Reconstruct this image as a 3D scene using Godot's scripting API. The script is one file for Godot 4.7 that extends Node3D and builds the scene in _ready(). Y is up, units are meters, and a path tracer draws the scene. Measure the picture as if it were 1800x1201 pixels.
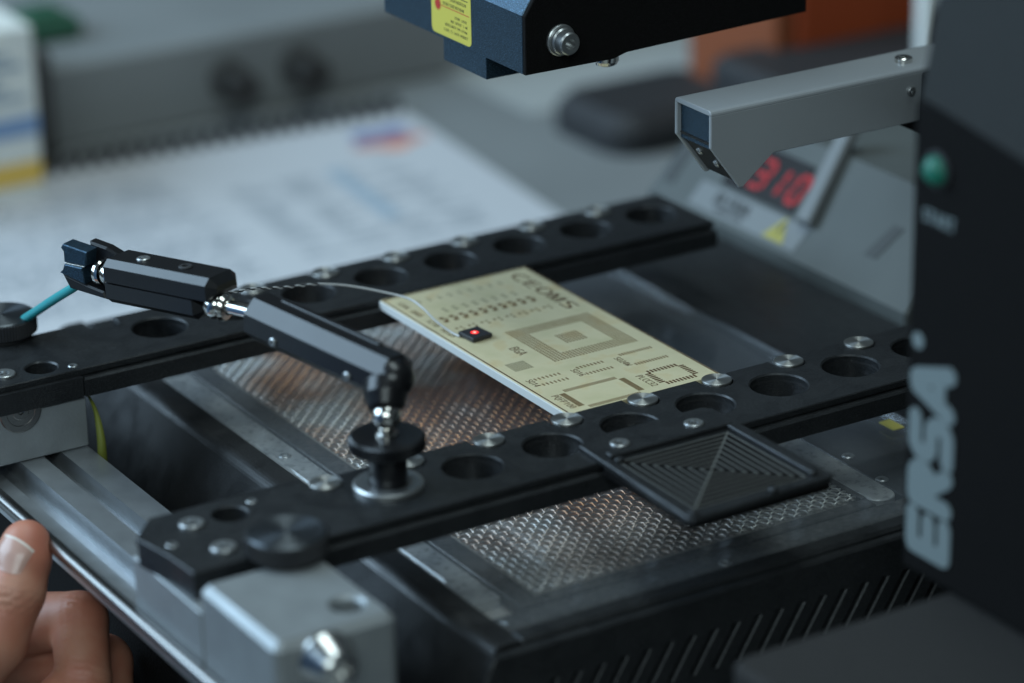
extends Node3D
# All shapes are given in millimetres (x along the clamp bars, y up with 0 at their top face, z towards the viewer) and stored in metres; the desk top is at y = 0 m.
const DESK := 95.0
var org := Vector3.ZERO
var xf := Transform3D.IDENTITY
var smooth := 0xFFFFFFFF
var rng := RandomNumberGenerator.new()
var M := {}
var names := {}
var with_uv := false

# ---------------------------------------------------------------- shape helpers
func begin() -> SurfaceTool:
	var st := SurfaceTool.new()
	st.begin(Mesh.PRIMITIVE_TRIANGLES)
	smooth = 0xFFFFFFFF
	return st

func vert(st: SurfaceTool, p: Vector3, uv := Vector2.ZERO):
	st.set_smooth_group(smooth)
	if with_uv: st.set_uv(uv)
	st.add_vertex((xf * p - org) * 0.001)

func tri(st: SurfaceTool, a: Vector3, b: Vector3, c: Vector3, ua := Vector2.ZERO, ub := Vector2.ZERO, uc := Vector2.ZERO):   # a, b, c run counter-clockwise seen from outside
	if (b - a).cross(c - a).length_squared() < 1e-12: return
	vert(st, a, ua)
	if xf.basis.determinant() > 0.0:
		vert(st, c, uc); vert(st, b, ub)
	else:
		vert(st, b, ub); vert(st, c, uc)

func quad(st: SurfaceTool, a: Vector3, b: Vector3, c: Vector3, d: Vector3):
	tri(st, a, b, c); tri(st, a, c, d)

func away(st: SurfaceTool, pts: Array, centre: Vector3):   # a convex face turned away from a centre
	var n: Vector3 = (pts[1] - pts[0]).cross(pts[2] - pts[0])
	var flip: bool = n.dot((pts[0] + pts[2]) * 0.5 - centre) < 0.0
	for i in range(1, pts.size() - 1):
		if flip: tri(st, pts[0], pts[i + 1], pts[i])
		else: tri(st, pts[0], pts[i], pts[i + 1])

func obox(st: SurfaceTool, t: Transform3D, h: Vector3, ch := 0.0):   # box with chamfered edges, half size h
	var c := t.origin
	for ax in 3:
		for s in [-1.0, 1.0]:
			var f := []
			for q in [[-1, -1], [1, -1], [1, 1], [-1, 1]]:
				var v := Vector3.ZERO
				v[ax] = s * h[ax]
				v[(ax + 1) % 3] = q[0] * (h[(ax + 1) % 3] - ch)
				v[(ax + 2) % 3] = q[1] * (h[(ax + 2) % 3] - ch)
				f.append(t * v)
			away(st, f, c)
	if ch <= 0.0: return
	for ax in 3:
		var b1 := (ax + 1) % 3
		var b2 := (ax + 2) % 3
		for s1 in [-1.0, 1.0]:
			for s2 in [-1.0, 1.0]:
				var f := []
				for q in [[-1, 0], [1, 0], [1, 1], [-1, 1]]:
					var v := Vector3.ZERO
					v[ax] = q[0] * (h[ax] - ch)
					v[b1] = s1 * (h[b1] - (0.0 if q[1] == 0 else ch))
					v[b2] = s2 * (h[b2] - (ch if q[1] == 0 else 0.0))
					f.append(t * v)
				away(st, f, c)
	for sx in [-1.0, 1.0]:
		for sy in [-1.0, 1.0]:
			for sz in [-1.0, 1.0]:
				away(st, [t * Vector3(sx * h.x, sy * (h.y - ch), sz * (h.z - ch)), t * Vector3(sx * (h.x - ch), sy * h.y, sz * (h.z - ch)), t * Vector3(sx * (h.x - ch), sy * (h.y - ch), sz * h.z)], c)

func box(st: SurfaceTool, lo: Vector3, hi: Vector3, ch := 0.0):
	obox(st, Transform3D(Basis(), (lo + hi) * 0.5), (hi - lo) * 0.5, ch)

func ccw(p: PackedVector2Array) -> PackedVector2Array:
	if Geometry2D.is_polygon_clockwise(p):
		p = p.duplicate(); p.reverse()
	return p

func inset(p: PackedVector2Array, d: float) -> PackedVector2Array:
	var r := PackedVector2Array()
	var n := p.size()
	for i in n:
		var e0 := (p[i] - p[(i + n - 1) % n]).normalized()
		var e1 := (p[(i + 1) % n] - p[i]).normalized()
		var n0 := Vector2(-e0.y, e0.x)
		var n1 := Vector2(-e1.y, e1.x)
		r.append(p[i] + (n0 + n1) * (d / maxf(1.0 + n0.dot(n1), 0.3)))
	return r

func circle(c: Vector2, r: float, n := 40) -> PackedVector2Array:
	var p := PackedVector2Array()
	for i in n: p.append(c + Vector2(cos(TAU * i / n), sin(TAU * i / n)) * r)
	return p

func rounded(lo: Vector2, hi: Vector2, r: float, n := 6) -> PackedVector2Array:
	var p := PackedVector2Array()
	for k in 4:
		var c := Vector2(hi.x - r if k in [0, 3] else lo.x + r, hi.y - r if k in [0, 1] else lo.y + r)
		for i in n + 1:
			var a := PI / 2 * (k + float(i) / n)
			p.append(c + Vector2(cos(a), sin(a)) * r)
	return p

func face(st: SurfaceTool, t: Transform3D, p: PackedVector2Array, holes: Array, h: float, up: bool):
	var pieces := [p]
	if holes:
		pieces = []
		var cuts := [-400.0]
		for q in holes:
			var m := Vector2.ZERO
			for v in q: m += v
			cuts.append(m.x / q.size())
		cuts.append(400.0)
		cuts.sort()
		for i in cuts.size() - 1:
			if cuts[i + 1] - cuts[i] < 1e-3: continue
			var slab := PackedVector2Array([Vector2(cuts[i], -400), Vector2(cuts[i + 1], -400), Vector2(cuts[i + 1], 400), Vector2(cuts[i], 400)])
			var some: Array = Geometry2D.intersect_polygons(p, slab)
			for q in holes:
				var next := []
				for s in some: next.append_array(Geometry2D.clip_polygons(s, q))
				some = next
			pieces.append_array(some)
	for s in pieces:
		var s2: PackedVector2Array = ccw(s)
		var ix := Geometry2D.triangulate_polygon(s2)
		for k in range(0, ix.size(), 3):
			var a := s2[ix[k]]
			var b := s2[ix[k + 1]]
			var c := s2[ix[k + 2]]
			if (b - a).cross(c - a) < 0.0:
				var w := b
				b = c; c = w
			if not up:
				var w := b
				b = c; c = w
			tri(st, t * Vector3(a.x, a.y, h), t * Vector3(b.x, b.y, h), t * Vector3(c.x, c.y, h))

func ext(st: SurfaceTool, t: Transform3D, poly: PackedVector2Array, h0: float, h1: float, ch := 0.0, holes := [], hch := 0.0, chb := 0.0):   # an outline (u, v) drawn out along t's z axis; holes are outlines
	var p := ccw(poly)
	var n := p.size()
	var pi := inset(p, ch) if ch > 0.0 else p
	var pb := inset(p, chb) if chb > 0.0 else p
	var hs := []
	var ht := []
	for q in holes:
		hs.append(ccw(q))
		ht.append(inset(ccw(q), -hch) if hch > 0.0 else ccw(q))
	face(st, t, pi, ht, h1, true)
	face(st, t, pb, hs, h0, false)
	for i in n:
		var j := (i + 1) % n
		var a := Vector3(p[i].x, p[i].y, 0)
		var b := Vector3(p[j].x, p[j].y, 0)
		quad(st, t * (a + Vector3(0, 0, h0 + chb)), t * (b + Vector3(0, 0, h0 + chb)), t * (b + Vector3(0, 0, h1 - ch)), t * (a + Vector3(0, 0, h1 - ch)))
		if ch > 0.0:
			quad(st, t * (a + Vector3(0, 0, h1 - ch)), t * (b + Vector3(0, 0, h1 - ch)), t * Vector3(pi[j].x, pi[j].y, h1), t * Vector3(pi[i].x, pi[i].y, h1))
		if chb > 0.0:
			quad(st, t * Vector3(pb[i].x, pb[i].y, h0), t * Vector3(pb[j].x, pb[j].y, h0), t * (b + Vector3(0, 0, h0 + chb)), t * (a + Vector3(0, 0, h0 + chb)))
	for k in hs.size():
		var q: PackedVector2Array = hs[k]
		var o: PackedVector2Array = ht[k]
		if q.size() > 16: smooth = 40 + k
		for i in q.size():
			var j := (i + 1) % q.size()
			var a := Vector3(q[i].x, q[i].y, 0)
			var b := Vector3(q[j].x, q[j].y, 0)
			quad(st, t * (b + Vector3(0, 0, h0)), t * (a + Vector3(0, 0, h0)), t * (a + Vector3(0, 0, h1 - hch)), t * (b + Vector3(0, 0, h1 - hch)))
		if hch > 0.0:
			if q.size() > 16: smooth = 400 + k
			for i in q.size():
				var j := (i + 1) % q.size()
				quad(st, t * Vector3(q[j].x, q[j].y, h1 - hch), t * Vector3(q[i].x, q[i].y, h1 - hch), t * Vector3(o[i].x, o[i].y, h1), t * Vector3(o[j].x, o[j].y, h1))
		smooth = 0xFFFFFFFF

func flat_t() -> Transform3D:   # outlines in (x, -z), drawn out upwards
	return Transform3D(Basis(Vector3(1, 0, 0), Vector3(0, 0, -1), Vector3(0, 1, 0)), Vector3.ZERO)

func front_t() -> Transform3D:   # outlines in (x, y), drawn out towards +z
	return Transform3D.IDENTITY

func side_t() -> Transform3D:   # outlines in (z, y), drawn out towards -x
	return Transform3D(Basis(Vector3(0, 0, 1), Vector3(0, 1, 0), Vector3(-1, 0, 0)), Vector3.ZERO)

func lathe(st: SurfaceTool, t: Transform3D, prof: Array, n := 40, round_all := false):   # prof: [radius, height] from the bottom up, turned round t's y axis
	for k in prof.size() - 1:
		smooth = 1 if round_all else 2 + k
		var r0: float = prof[k][0]
		var h0: float = prof[k][1]
		var r1: float = prof[k + 1][0]
		var h1: float = prof[k + 1][1]
		var is_flat := absf(h1 - h0) < 1e-4
		if is_flat: smooth = 0xFFFFFFFF
		for i in n:
			var u0 := float(i) / n
			var u1 := float(i + 1) / n
			var d0 := Vector3(cos(TAU * u0), 0, -sin(TAU * u0))
			var d1 := Vector3(cos(TAU * u1), 0, -sin(TAU * u1))
			var a := t * (d0 * r0 + Vector3(0, h0, 0))
			var b := t * (d1 * r0 + Vector3(0, h0, 0))
			var c := t * (d1 * r1 + Vector3(0, h1, 0))
			var d := t * (d0 * r1 + Vector3(0, h1, 0))
			var ks := r0 + h0
			var ke := r1 + h1
			tri(st, a, b, c, Vector2(u0, ks), Vector2(u1, ks), Vector2(u1, ke))
			tri(st, a, c, d, Vector2(u0, ks), Vector2(u1, ke), Vector2(u0, ke))
	smooth = 0xFFFFFFFF

func ball(st: SurfaceTool, t: Transform3D, r: float, n := 28):
	var p := []
	for i in n / 2 + 1:
		var a := -PI / 2 + PI * i / (n / 2)
		p.append([r * cos(a), r * sin(a)])
	lathe(st, t, p, n, true)

func along(a: Vector3, dir: Vector3) -> Transform3D:   # a frame at a whose y axis is dir
	var y := dir.normalized()
	var s := Vector3.RIGHT if absf(y.x) < 0.8 else Vector3.BACK
	var z := s.cross(y).normalized()
	return Transform3D(Basis(y.cross(z), y, z), a)

func tube(st: SurfaceTool, pts: Array, rad, n := 8, group := 1):
	var rings := []
	var m := pts.size()
	var prev := Vector3.ZERO
	for i in m:
		var d: Vector3 = (pts[mini(i + 1, m - 1)] - pts[maxi(i - 1, 0)]).normalized()
		if prev == Vector3.ZERO: prev = d.cross(Vector3.UP if absf(d.y) < 0.9 else Vector3.RIGHT).normalized()
		var s := (prev - d * prev.dot(d)).normalized()
		prev = s
		var w := d.cross(s)
		var r: float = rad[i] if rad is Array else rad
		var ring := []
		for k in n: ring.append(pts[i] + (s * cos(TAU * k / n) + w * sin(TAU * k / n)) * r)
		rings.append(ring)
	smooth = group
	for i in m - 1:
		for k in n:
			quad(st, rings[i][k], rings[i][(k + 1) % n], rings[i + 1][(k + 1) % n], rings[i + 1][k])
	smooth = 0xFFFFFFFF
	for k in range(1, n - 1):
		tri(st, rings[0][0], rings[0][k + 1], rings[0][k])
		tri(st, rings[m - 1][0], rings[m - 1][k], rings[m - 1][k + 1])

func smooth_path(pts: Array, each := 8) -> Array:
	var c := Curve3D.new()
	for i in pts.size():
		var d: Vector3 = (pts[mini(i + 1, pts.size() - 1)] - pts[maxi(i - 1, 0)]) / 6.0
		c.add_point(pts[i], -d, d)
	c.bake_interval = 0.2
	var out := []
	var n := (pts.size() - 1) * each
	for i in n + 1: out.append(c.sample_baked(c.get_baked_length() * i / n, true))
	return out

# ---------------------------------------------------------------- object helpers
func numbered(called: String) -> String:
	names[called] = names.get(called, -1) + 1
	return called if names[called] == 0 else "%s_%03d" % [called, names[called]]

func tag(o: Node, label: String, category: String, group := "", kind := ""):
	if label: o.set_meta("label", label)
	if category: o.set_meta("category", category)
	if group: o.set_meta("group", group)
	if kind: o.set_meta("kind", kind)

func thing(called: String, label: String, category: String, at: Vector3, group := "") -> Node3D:
	var o := Node3D.new()
	o.name = numbered(called)
	add_child(o)
	org = at
	o.position = (at + Vector3(0, DESK, 0)) * 0.001
	tag(o, label, category, group)
	return o

func fin(called: String, st: SurfaceTool, mat: Material, parent: Node3D, kind := "") -> MeshInstance3D:
	st.generate_normals()
	var o := MeshInstance3D.new()
	o.mesh = st.commit()
	o.material_override = mat
	o.name = called
	parent.add_child(o, true)
	if kind: o.set_meta("kind", kind)
	return o

func words(called: String, text: String, cap: float, at: Vector3, right: Vector3, up: Vector3, deep: float, mat: Material, parent: Node3D, font := "Droid Sans", bold := 0.0, across := 1.0, align := 1, weight := 400) -> MeshInstance3D:
	var f := SystemFont.new()
	f.font_names = PackedStringArray([font])
	f.font_weight = 700 if bold > 0.0 else weight
	var t := TextMesh.new()
	t.text = text
	t.font = f
	t.font_size = 48
	t.pixel_size = 0.01
	t.curve_step = 3.0
	t.depth = 0.02
	t.horizontal_alignment = [HORIZONTAL_ALIGNMENT_LEFT, HORIZONTAL_ALIGNMENT_CENTER, HORIZONTAL_ALIGNMENT_RIGHT][align]
	var k := cap * 0.001 / (0.714 * 0.48)
	var o := MeshInstance3D.new()
	o.mesh = t
	o.material_override = mat
	o.name = called
	var r := right.normalized()
	var u := up.normalized()
	o.transform = Transform3D(Basis(r * k * across, u * k, r.cross(u) * (deep * 0.001 / 0.02)), (at - org) * 0.001)
	parent.add_child(o, true)
	return o

func screw(parent: Node3D, at: Vector3, up: Vector3, r: float, mat: Material, high := 1.0):   # a socket-head screw
	var st := begin()
	var t := along(at, up)
	lathe(st, t, [[r, -1.0], [r, high - 0.25], [r - 0.3, high], [r * 0.5, high], [r * 0.45, high - 0.9], [0, high - 0.9]], 28)
	fin("screw", st, mat, parent)

# ---------------------------------------------------------------- materials
func noise_tex(freq: float, stops: Array, cols: Array, kind := FastNoiseLite.TYPE_SIMPLEX_SMOOTH, sz := 512, bump := false, seed_ := 1, octaves := 3) -> NoiseTexture2D:
	var n := FastNoiseLite.new()
	n.noise_type = kind
	n.frequency = freq
	n.seed = seed_
	n.fractal_octaves = octaves
	var t := NoiseTexture2D.new()
	t.width = sz; t.height = sz
	t.seamless = freq < 0.1
	t.noise = n
	if bump:
		t.as_normal_map = true
		t.bump_strength = 3.0
	elif stops:
		var g := Gradient.new()
		g.offsets = PackedFloat32Array(stops)
		g.colors = PackedColorArray(cols)
		t.color_ramp = g
	return t

func lin(r: float, g: float, b: float, a := 1.0) -> Color:
	var c := Color(r, g, b).linear_to_srgb()
	c.a = a
	return c

func mat(called: String, c: Color, rough := 0.5, metal := 0.0) -> StandardMaterial3D:
	var m := StandardMaterial3D.new()
	m.resource_name = called
	m.albedo_color = c
	m.roughness = rough
	m.metallic = metal
	M[called] = m
	return m

func tri_map(m: StandardMaterial3D, tile_mm: float, albedo: Texture2D, rough: Texture2D = null, normal: Texture2D = null, ns := 0.3):
	m.uv1_triplanar = true
	m.uv1_world_triplanar = true
	m.uv1_scale = Vector3.ONE * (1000.0 / tile_mm)
	if albedo: m.albedo_texture = albedo
	if rough:
		m.roughness_texture = rough
		m.roughness_texture_channel = BaseMaterial3D.TEXTURE_CHANNEL_RED
	if normal:
		m.normal_enabled = true
		m.normal_texture = normal
		m.normal_scale = ns

func g(v: float) -> Color: return Color(v, v, v)

func materials():
	var fine := noise_tex(0.09, [], [], FastNoiseLite.TYPE_SIMPLEX_SMOOTH, 512, true, 3)
	var smear := noise_tex(0.012, [0.0, 0.35, 0.6, 1.0], [g(0.55), g(0.75), g(0.95), g(1.0)], FastNoiseLite.TYPE_SIMPLEX_SMOOTH, 512, false, 5, 5)
	var even := noise_tex(0.02, [0.0, 1.0], [g(0.86), g(1.0)], FastNoiseLite.TYPE_SIMPLEX_SMOOTH, 256, false, 6, 4)
	var dust := noise_tex(0.22, [0.0, 0.5, 0.63, 0.70, 0.80], [g(0.215), g(0.24), g(0.265), g(0.40), g(0.85)], FastNoiseLite.TYPE_SIMPLEX, 1024, false, 8, 4)
	var m := mat("black anodised metal", lin(0.27, 0.285, 0.305), 0.47, 0.4)
	tri_map(m, 70, dust, smear, fine, 0.12)
	m = mat("glossy black paint", lin(0.14, 0.142, 0.15), 0.5)
	tri_map(m, 90, dust, smear, fine, 0.03)
	m = mat("matt black paint", lin(0.055, 0.05, 0.05), 0.8)
	m.metallic_specular = 0.25
	tri_map(m, 60, dust, null, fine, 0.35)
	m = mat("dark grey paint", lin(0.22, 0.205, 0.20), 0.85)
	m.metallic_specular = 0.4
	tri_map(m, 60, dust, null, fine, 0.4)
	m = mat("black anodised with painted blue light", lin(0.36, 0.68, 1.0), 0.40, 0.7)  # black metal; the blue light falling on it is put into its colour
	tri_map(m, 70, dust, even, fine, 0.1)
	m = mat("arm black", lin(0.007, 0.007, 0.008), 0.31)
	tri_map(m, 50, null, even, fine, 0.03)
	m = mat("charcoal paint", lin(0.19, 0.20, 0.195), 0.75)
	tri_map(m, 60, dust, null, fine, 0.3)
	mat("black pit", lin(0.012, 0.012, 0.013), 0.8)
	mat("black rubber", lin(0.02, 0.02, 0.022), 0.65)
	m = mat("brushed aluminium", lin(0.46, 0.48, 0.50), 0.42, 0.85)
	tri_map(m, 60, noise_tex(0.02, [0.0, 1.0], [g(0.92), g(1.0)], FastNoiseLite.TYPE_SIMPLEX_SMOOTH, 256, false, 21, 4), even, fine, 0.06)
	m = mat("satin aluminium", lin(0.34, 0.36, 0.37), 0.52, 0.6)
	tri_map(m, 60, noise_tex(0.02, [0.0, 1.0], [g(0.94), g(1.0)], FastNoiseLite.TYPE_SIMPLEX_SMOOTH, 256, false, 22, 4), even, fine, 0.1)
	m = mat("turned steel", lin(0.40, 0.40, 0.385), 0.44, 0.9)
	m.anisotropy_enabled = true
	m.anisotropy = -0.85
	m = mat("turned black", lin(0.10, 0.11, 0.12), 0.4, 0.9)
	m.anisotropy_enabled = true
	m.anisotropy = -0.85
	mat("chrome", lin(0.68, 0.66, 0.62), 0.15, 1.0)
	mat("satin steel", lin(0.60, 0.60, 0.59), 0.24, 1.0)
	mat("dull steel", lin(0.26, 0.25, 0.24), 0.26, 1.0)
	m = mat("silver paint", lin(0.36, 0.38, 0.40), 0.40, 0.25)
	tri_map(m, 60, null, even, fine, 0.06)
	mat("zinc screw", lin(0.45, 0.46, 0.46), 0.35, 0.9)
	m = mat("frame steel", lin(0.105, 0.10, 0.095), 0.5, 0.6)
	tri_map(m, 40, noise_tex(0.03, [0.0, 0.5, 1.0], [g(0.6), g(0.85), g(1.0)], FastNoiseLite.TYPE_SIMPLEX_SMOOTH, 512, false, 31, 5), smear, fine, 0.2)
	m = mat("sheet steel", lin(0.46, 0.47, 0.47), 0.5, 0.6)
	tri_map(m, 45, noise_tex(0.025, [0.0, 0.28, 0.36, 1.0], [g(0.78), g(0.86), g(0.97), g(1.0)], FastNoiseLite.TYPE_SIMPLEX_SMOOTH, 512, false, 33, 5), smear, fine, 0.15)
	m = mat("woven wire", Color.WHITE, 0.36, 1.0)
	m.vertex_color_use_as_albedo = true
	m = mat("glass", Color(0.9, 0.95, 1.0, 0.03), 0.06)
	m.transparency = BaseMaterial3D.TRANSPARENCY_ALPHA
	m = mat("heater ceramic", lin(0.40, 0.385, 0.36), 0.5, 0.3)
	m = mat("board laminate", lin(0.58, 0.505, 0.325), 0.42)
	tri_map(m, 85, noise_tex(0.011, [0.0, 0.35, 0.62, 0.74, 1.0], [Color(0.94, 0.95, 0.92), Color(0.98, 0.98, 0.97), Color(1.0, 1.0, 1.0), Color(0.99, 0.97, 0.94), Color(0.97, 0.93, 0.88)], FastNoiseLite.TYPE_SIMPLEX_SMOOTH, 512, false, 43, 5), even)
	mat("board edge", lin(0.62, 0.63, 0.62), 0.5)
	mat("copper trace", lin(0.10, 0.042, 0.016), 0.4, 0.2)
	mat("copper pad", lin(0.23, 0.145, 0.07), 0.38, 0.35)
	mat("tin pad", lin(0.33, 0.29, 0.19), 0.4, 0.3)
	mat("chip black", lin(0.022, 0.022, 0.026), 0.45)
	mat("teal cable", lin(0.03, 0.30, 0.32), 0.35)
	mat("white wire", lin(0.52, 0.53, 0.54), 0.45)
	mat("yellow label", lin(0.62, 0.52, 0.08), 0.5)
	mat("label black", lin(0.02, 0.02, 0.02), 0.6)
	mat("label red", lin(0.50, 0.03, 0.02), 0.5)
	mat("logo grey", lin(0.17, 0.205, 0.21), 0.65)
	m = mat("bench grey", lin(0.235, 0.245, 0.245), 0.55)
	tri_map(m, 400, noise_tex(0.01, [0.0, 1.0], [g(0.9), g(1.0)], FastNoiseLite.TYPE_SIMPLEX_SMOOTH, 256, false, 51, 4))
	m = mat("controller grey", lin(0.088, 0.096, 0.092), 0.6)
	tri_map(m, 200, noise_tex(0.02, [0.0, 1.0], [g(0.9), g(1.0)], FastNoiseLite.TYPE_SIMPLEX_SMOOTH, 256, false, 52, 4))
	mat("pale plastic", lin(0.17, 0.178, 0.18), 0.5)
	mat("vent grey", lin(0.045, 0.047, 0.046), 0.6)
	mat("dull yellow", lin(0.36, 0.31, 0.06), 0.6)
	mat("display black", lin(0.01, 0.008, 0.008), 0.25)
	m = mat("lit red digit", lin(0.08, 0.0, 0.0), 0.6)
	m.emission_enabled = true
	m.emission = lin(1.0, 0.004, 0.02)
	m.emission_energy_multiplier = 0.24
	m = mat("painted laser red", lin(0.3, 0.01, 0.01), 0.5)  # glow in the material stands in for laser light on the chip
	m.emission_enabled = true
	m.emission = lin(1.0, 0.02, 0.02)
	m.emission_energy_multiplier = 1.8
	m = mat("painted laser core", lin(0.5, 0.2, 0.2), 0.5)  # paler middle of the painted laser spot
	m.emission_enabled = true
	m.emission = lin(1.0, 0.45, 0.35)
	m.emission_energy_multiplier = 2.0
	m = mat("green lamp", lin(0.01, 0.12, 0.085), 0.4)
	m.emission_enabled = true
	m.emission = lin(0.01, 0.30, 0.19)
	m.emission_energy_multiplier = 0.06
	mat("orange paint", lin(0.34, 0.055, 0.012), 0.6)
	mat("orange edge", lin(0.24, 0.062, 0.02), 0.6)
	mat("white card", lin(0.72, 0.72, 0.68), 0.6)
	mat("blue print", lin(0.22, 0.32, 0.50), 0.6)
	mat("yellow print", lin(0.75, 0.48, 0.10), 0.6)
	mat("grey print", lin(0.30, 0.36, 0.42), 0.6)
	mat("green plastic", lin(0.02, 0.09, 0.05), 0.5)
	mat("earth wire", lin(0.15, 0.165, 0.02), 0.6)
	mat("engraved line", lin(0.12, 0.12, 0.11), 0.5, 0.3)
	m = mat("skin", lin(0.50, 0.265, 0.185), 0.5)
	m.subsurf_scatter_enabled = true
	m.subsurf_scatter_strength = 0.05
	m.vertex_color_use_as_albedo = true
	m.albedo_color = Color.WHITE
	tri_map(m, 11, null, null, noise_tex(0.045, [], [], FastNoiseLite.TYPE_CELLULAR, 512, true, 61, 2), 0.22)
	mat("added body cloth", lin(0.12, 0.25, 0.50), 0.9)  # blue for its reflection in the metal; worn only out of view
	m = mat("nail", lin(0.50, 0.30, 0.245), 0.28)
	mat("nail rim", lin(0.66, 0.55, 0.48), 0.5)

# ---------------------------------------------------------------- the machine
func clamp_bar(zc: float, s: float, label: String) -> Node3D:
	# a clamp bar in the x direction; s = 1 for the bar at the front, -1 where its head is turned round
	var o := thing("clamp_bar", label, "clamp bar", Vector3(-75, -24, zc), "perforated clamp bars of the board holder")
	xf = Transform3D(Basis(), Vector3(0, 0, zc))
	# the top plate, its notches on the far edge
	var p := PackedVector2Array()
	if s > 0.0:
		for q in [[-90.5, 16.7], [-91.2, 4.0], [-93.6, -9.5], [-85.5, -18.6], [-43.4, -18.8]]:
			p.append(Vector2(q[0], -q[1]))
	else:
		for q in [[-93.6, 16.7], [-93.6, -20.0], [-84, -20.0], [-84, -15.6]]:
			p.append(Vector2(q[0], -q[1]))
	for i in range(-2, 6):
		var x := 25.0 * i + 12.3
		p.append(Vector2(x - 4.7, 18.8 if i == -2 and s > 0.0 else 15.6))
		for k in range(0, 9):
			var a := PI + PI * k / 8.0
			p.append(Vector2(x, 12.2) + Vector2(cos(a), sin(a)) * 4.7)
		p.append(Vector2(x + 4.7, 15.6))
	p.append(Vector2(163, 15.6)); p.append(Vector2(163, -16.7))
	var clean := PackedVector2Array()
	for v in p:
		if clean.is_empty() or clean[clean.size() - 1].distance_to(v) > 0.05: clean.append(v)
	var holes := []
	for i in range(-1, 7): holes.append(circle(Vector2(25.0 * i, 0), 8.1, 56))
	holes.append(circle(Vector2(-67.0, 9.4 * s), 4.6, 40))
	var st := begin()
	ext(st, flat_t(), clean, -1.9, 0.0, 0.3, holes, 0.45)
	fin("top_plate", st, M["black anodised metal"], o)
	# the body of the bar under the plate: an inner web and a lower lip, holes through both
	holes = []
	for i in range(-1, 7): holes.append(circle(Vector2(25.0 * i, 0), 8.1, 48))
	st = begin()
	ext(st, flat_t(), PackedVector2Array([Vector2(-58, -18.7), Vector2(163, -18.7), Vector2(163, 17.2), Vector2(-58, 17.2)]), -8.2, -2.4, 0.6, holes, 0.0, 0.35)
	fin("lower_bar", st, M["black anodised metal"], o)
	st = begin()
	ext(st, flat_t(), PackedVector2Array([Vector2(-58, -14.6), Vector2(163, -14.6), Vector2(163, 11.0), Vector2(-58, 11.0)]), -2.4, -1.9, 0.0, holes, 0.0)
	fin("spacer_web", st, M["black pit"], o)
	# head block over the carriage
	st = begin()
	if s > 0.0:
		ext(st, flat_t(), PackedVector2Array([Vector2(-90.0, -16.0), Vector2(-90.8, -4.0), Vector2(-93.2, 9.3), Vector2(-85.3, 18.3), Vector2(-58.2, 18.3), Vector2(-58.2, -16.0)]), -7.7, -1.95, 0.0, [circle(Vector2(-67, 9.4), 4.6, 40)])
	else:
		ext(st, flat_t(), PackedVector2Array([Vector2(-93.2, -18.3), Vector2(-58.2, -18.3), Vector2(-58.2, 19.6), Vector2(-93.2, 19.6)]), -8.2, -1.95, 0.0, [circle(Vector2(-67, -9.4), 4.6, 40)])
	fin("head", st, M["black anodised metal"], o)
	for q in [[-78.2, -8.8, 3.3], [-77.7, 8.1, 3.3]]:
		screw(o, Vector3(q[0], 0.1, q[1] * s), Vector3.UP, q[2], M["zinc screw"], 0.7)
	for q in [[-58.9, -13.2, 1.5], [-87.6, -1.0, 1.6]]:
		screw(o, Vector3(q[0], -0.3, q[1] * s), Vector3.UP, q[2], M["zinc screw"], 0.5)
	# spring pins with turned heads along the edge
	for i in range(-2, 6):
		if s < 0.0 and i == -2: continue
		with_uv = true
		st = begin()
		lathe(st, Transform3D(Basis(), Vector3(25.0 * i + 12.3, 0, -12.2)), [[2.2, -6], [2.2, -0.15], [4.25, -0.15], [4.3, 0.35], [4.1, 0.5], [0.0, 0.5]], 48)
		fin("clamp_pin", st, M["turned steel"], o)
		with_uv = false
	# round locking knob
	var k := Transform3D(Basis(), Vector3(-66.2, 0.05, 20.6 * s))
	with_uv = true
	st = begin()
	lathe(st, k, [[10.1, 6.2], [9.6, 6.6], [0.0, 6.6]], 64)
	fin("knob_face", st, M["turned black"], o)
	with_uv = false
	var kn := PackedVector2Array()
	for i in 144:
		var a := TAU * i / 144
		kn.append(Vector2(cos(a), sin(a)) * (10.45 if i % 2 == 0 else 10.15))
	st = begin()
	ext(st, Transform3D(k.basis * flat_t().basis, k.origin), kn, 1.2, 6.15, 0.35, [], 0.0, 0.3)
	lathe(st, k, [[8.8, 0.0], [8.8, 1.3]], 48)
	fin("knob", st, M["black rubber"], o)
	# carriage on the guide rail
	st = begin()
	if s > 0.0:
		var blk := PackedVector2Array([Vector2(-16, -40), Vector2(63, -40), Vector2(63, -1.2), Vector2(61.8, 0), Vector2(22.3, 0), Vector2(22.3, -7.8), Vector2(-16, -7.8)])
		xf = Transform3D.IDENTITY
		var t := side_t()
		t.origin = Vector3(-92.0, 0, 0)
		t.basis = Basis(Vector3(0, 0, 1), Vector3(0, 1, 0), Vector3(-1, 0, 0))
		# two lengths: the low one carries the head, the high one stands in front of it
		ext(st, flat_t(), rounded(Vector2(-92, -23), Vector2(-58.6, 16), 0.6, 2), -24, -7.8, 0.3)
		ext(st, flat_t(), rounded(Vector2(-92, -63), Vector2(-58.6, -22.3), 2.6, 5), -46, 0.0, 1.9, [circle(Vector2(-66.9, -52.6), 4.0, 36)], 0.9)
		fin("carriage_block", st, M["satin aluminium"], o)
		st = begin()
		lathe(st, Transform3D(Basis(), Vector3(-66.9, -6.5, 52.6)), [[4.0, -0.1], [0, -0.1]], 30)
		fin("bore_floor", st, M["frame steel"], o)
		# clamping screw with a domed chrome head
		st = begin()
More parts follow.
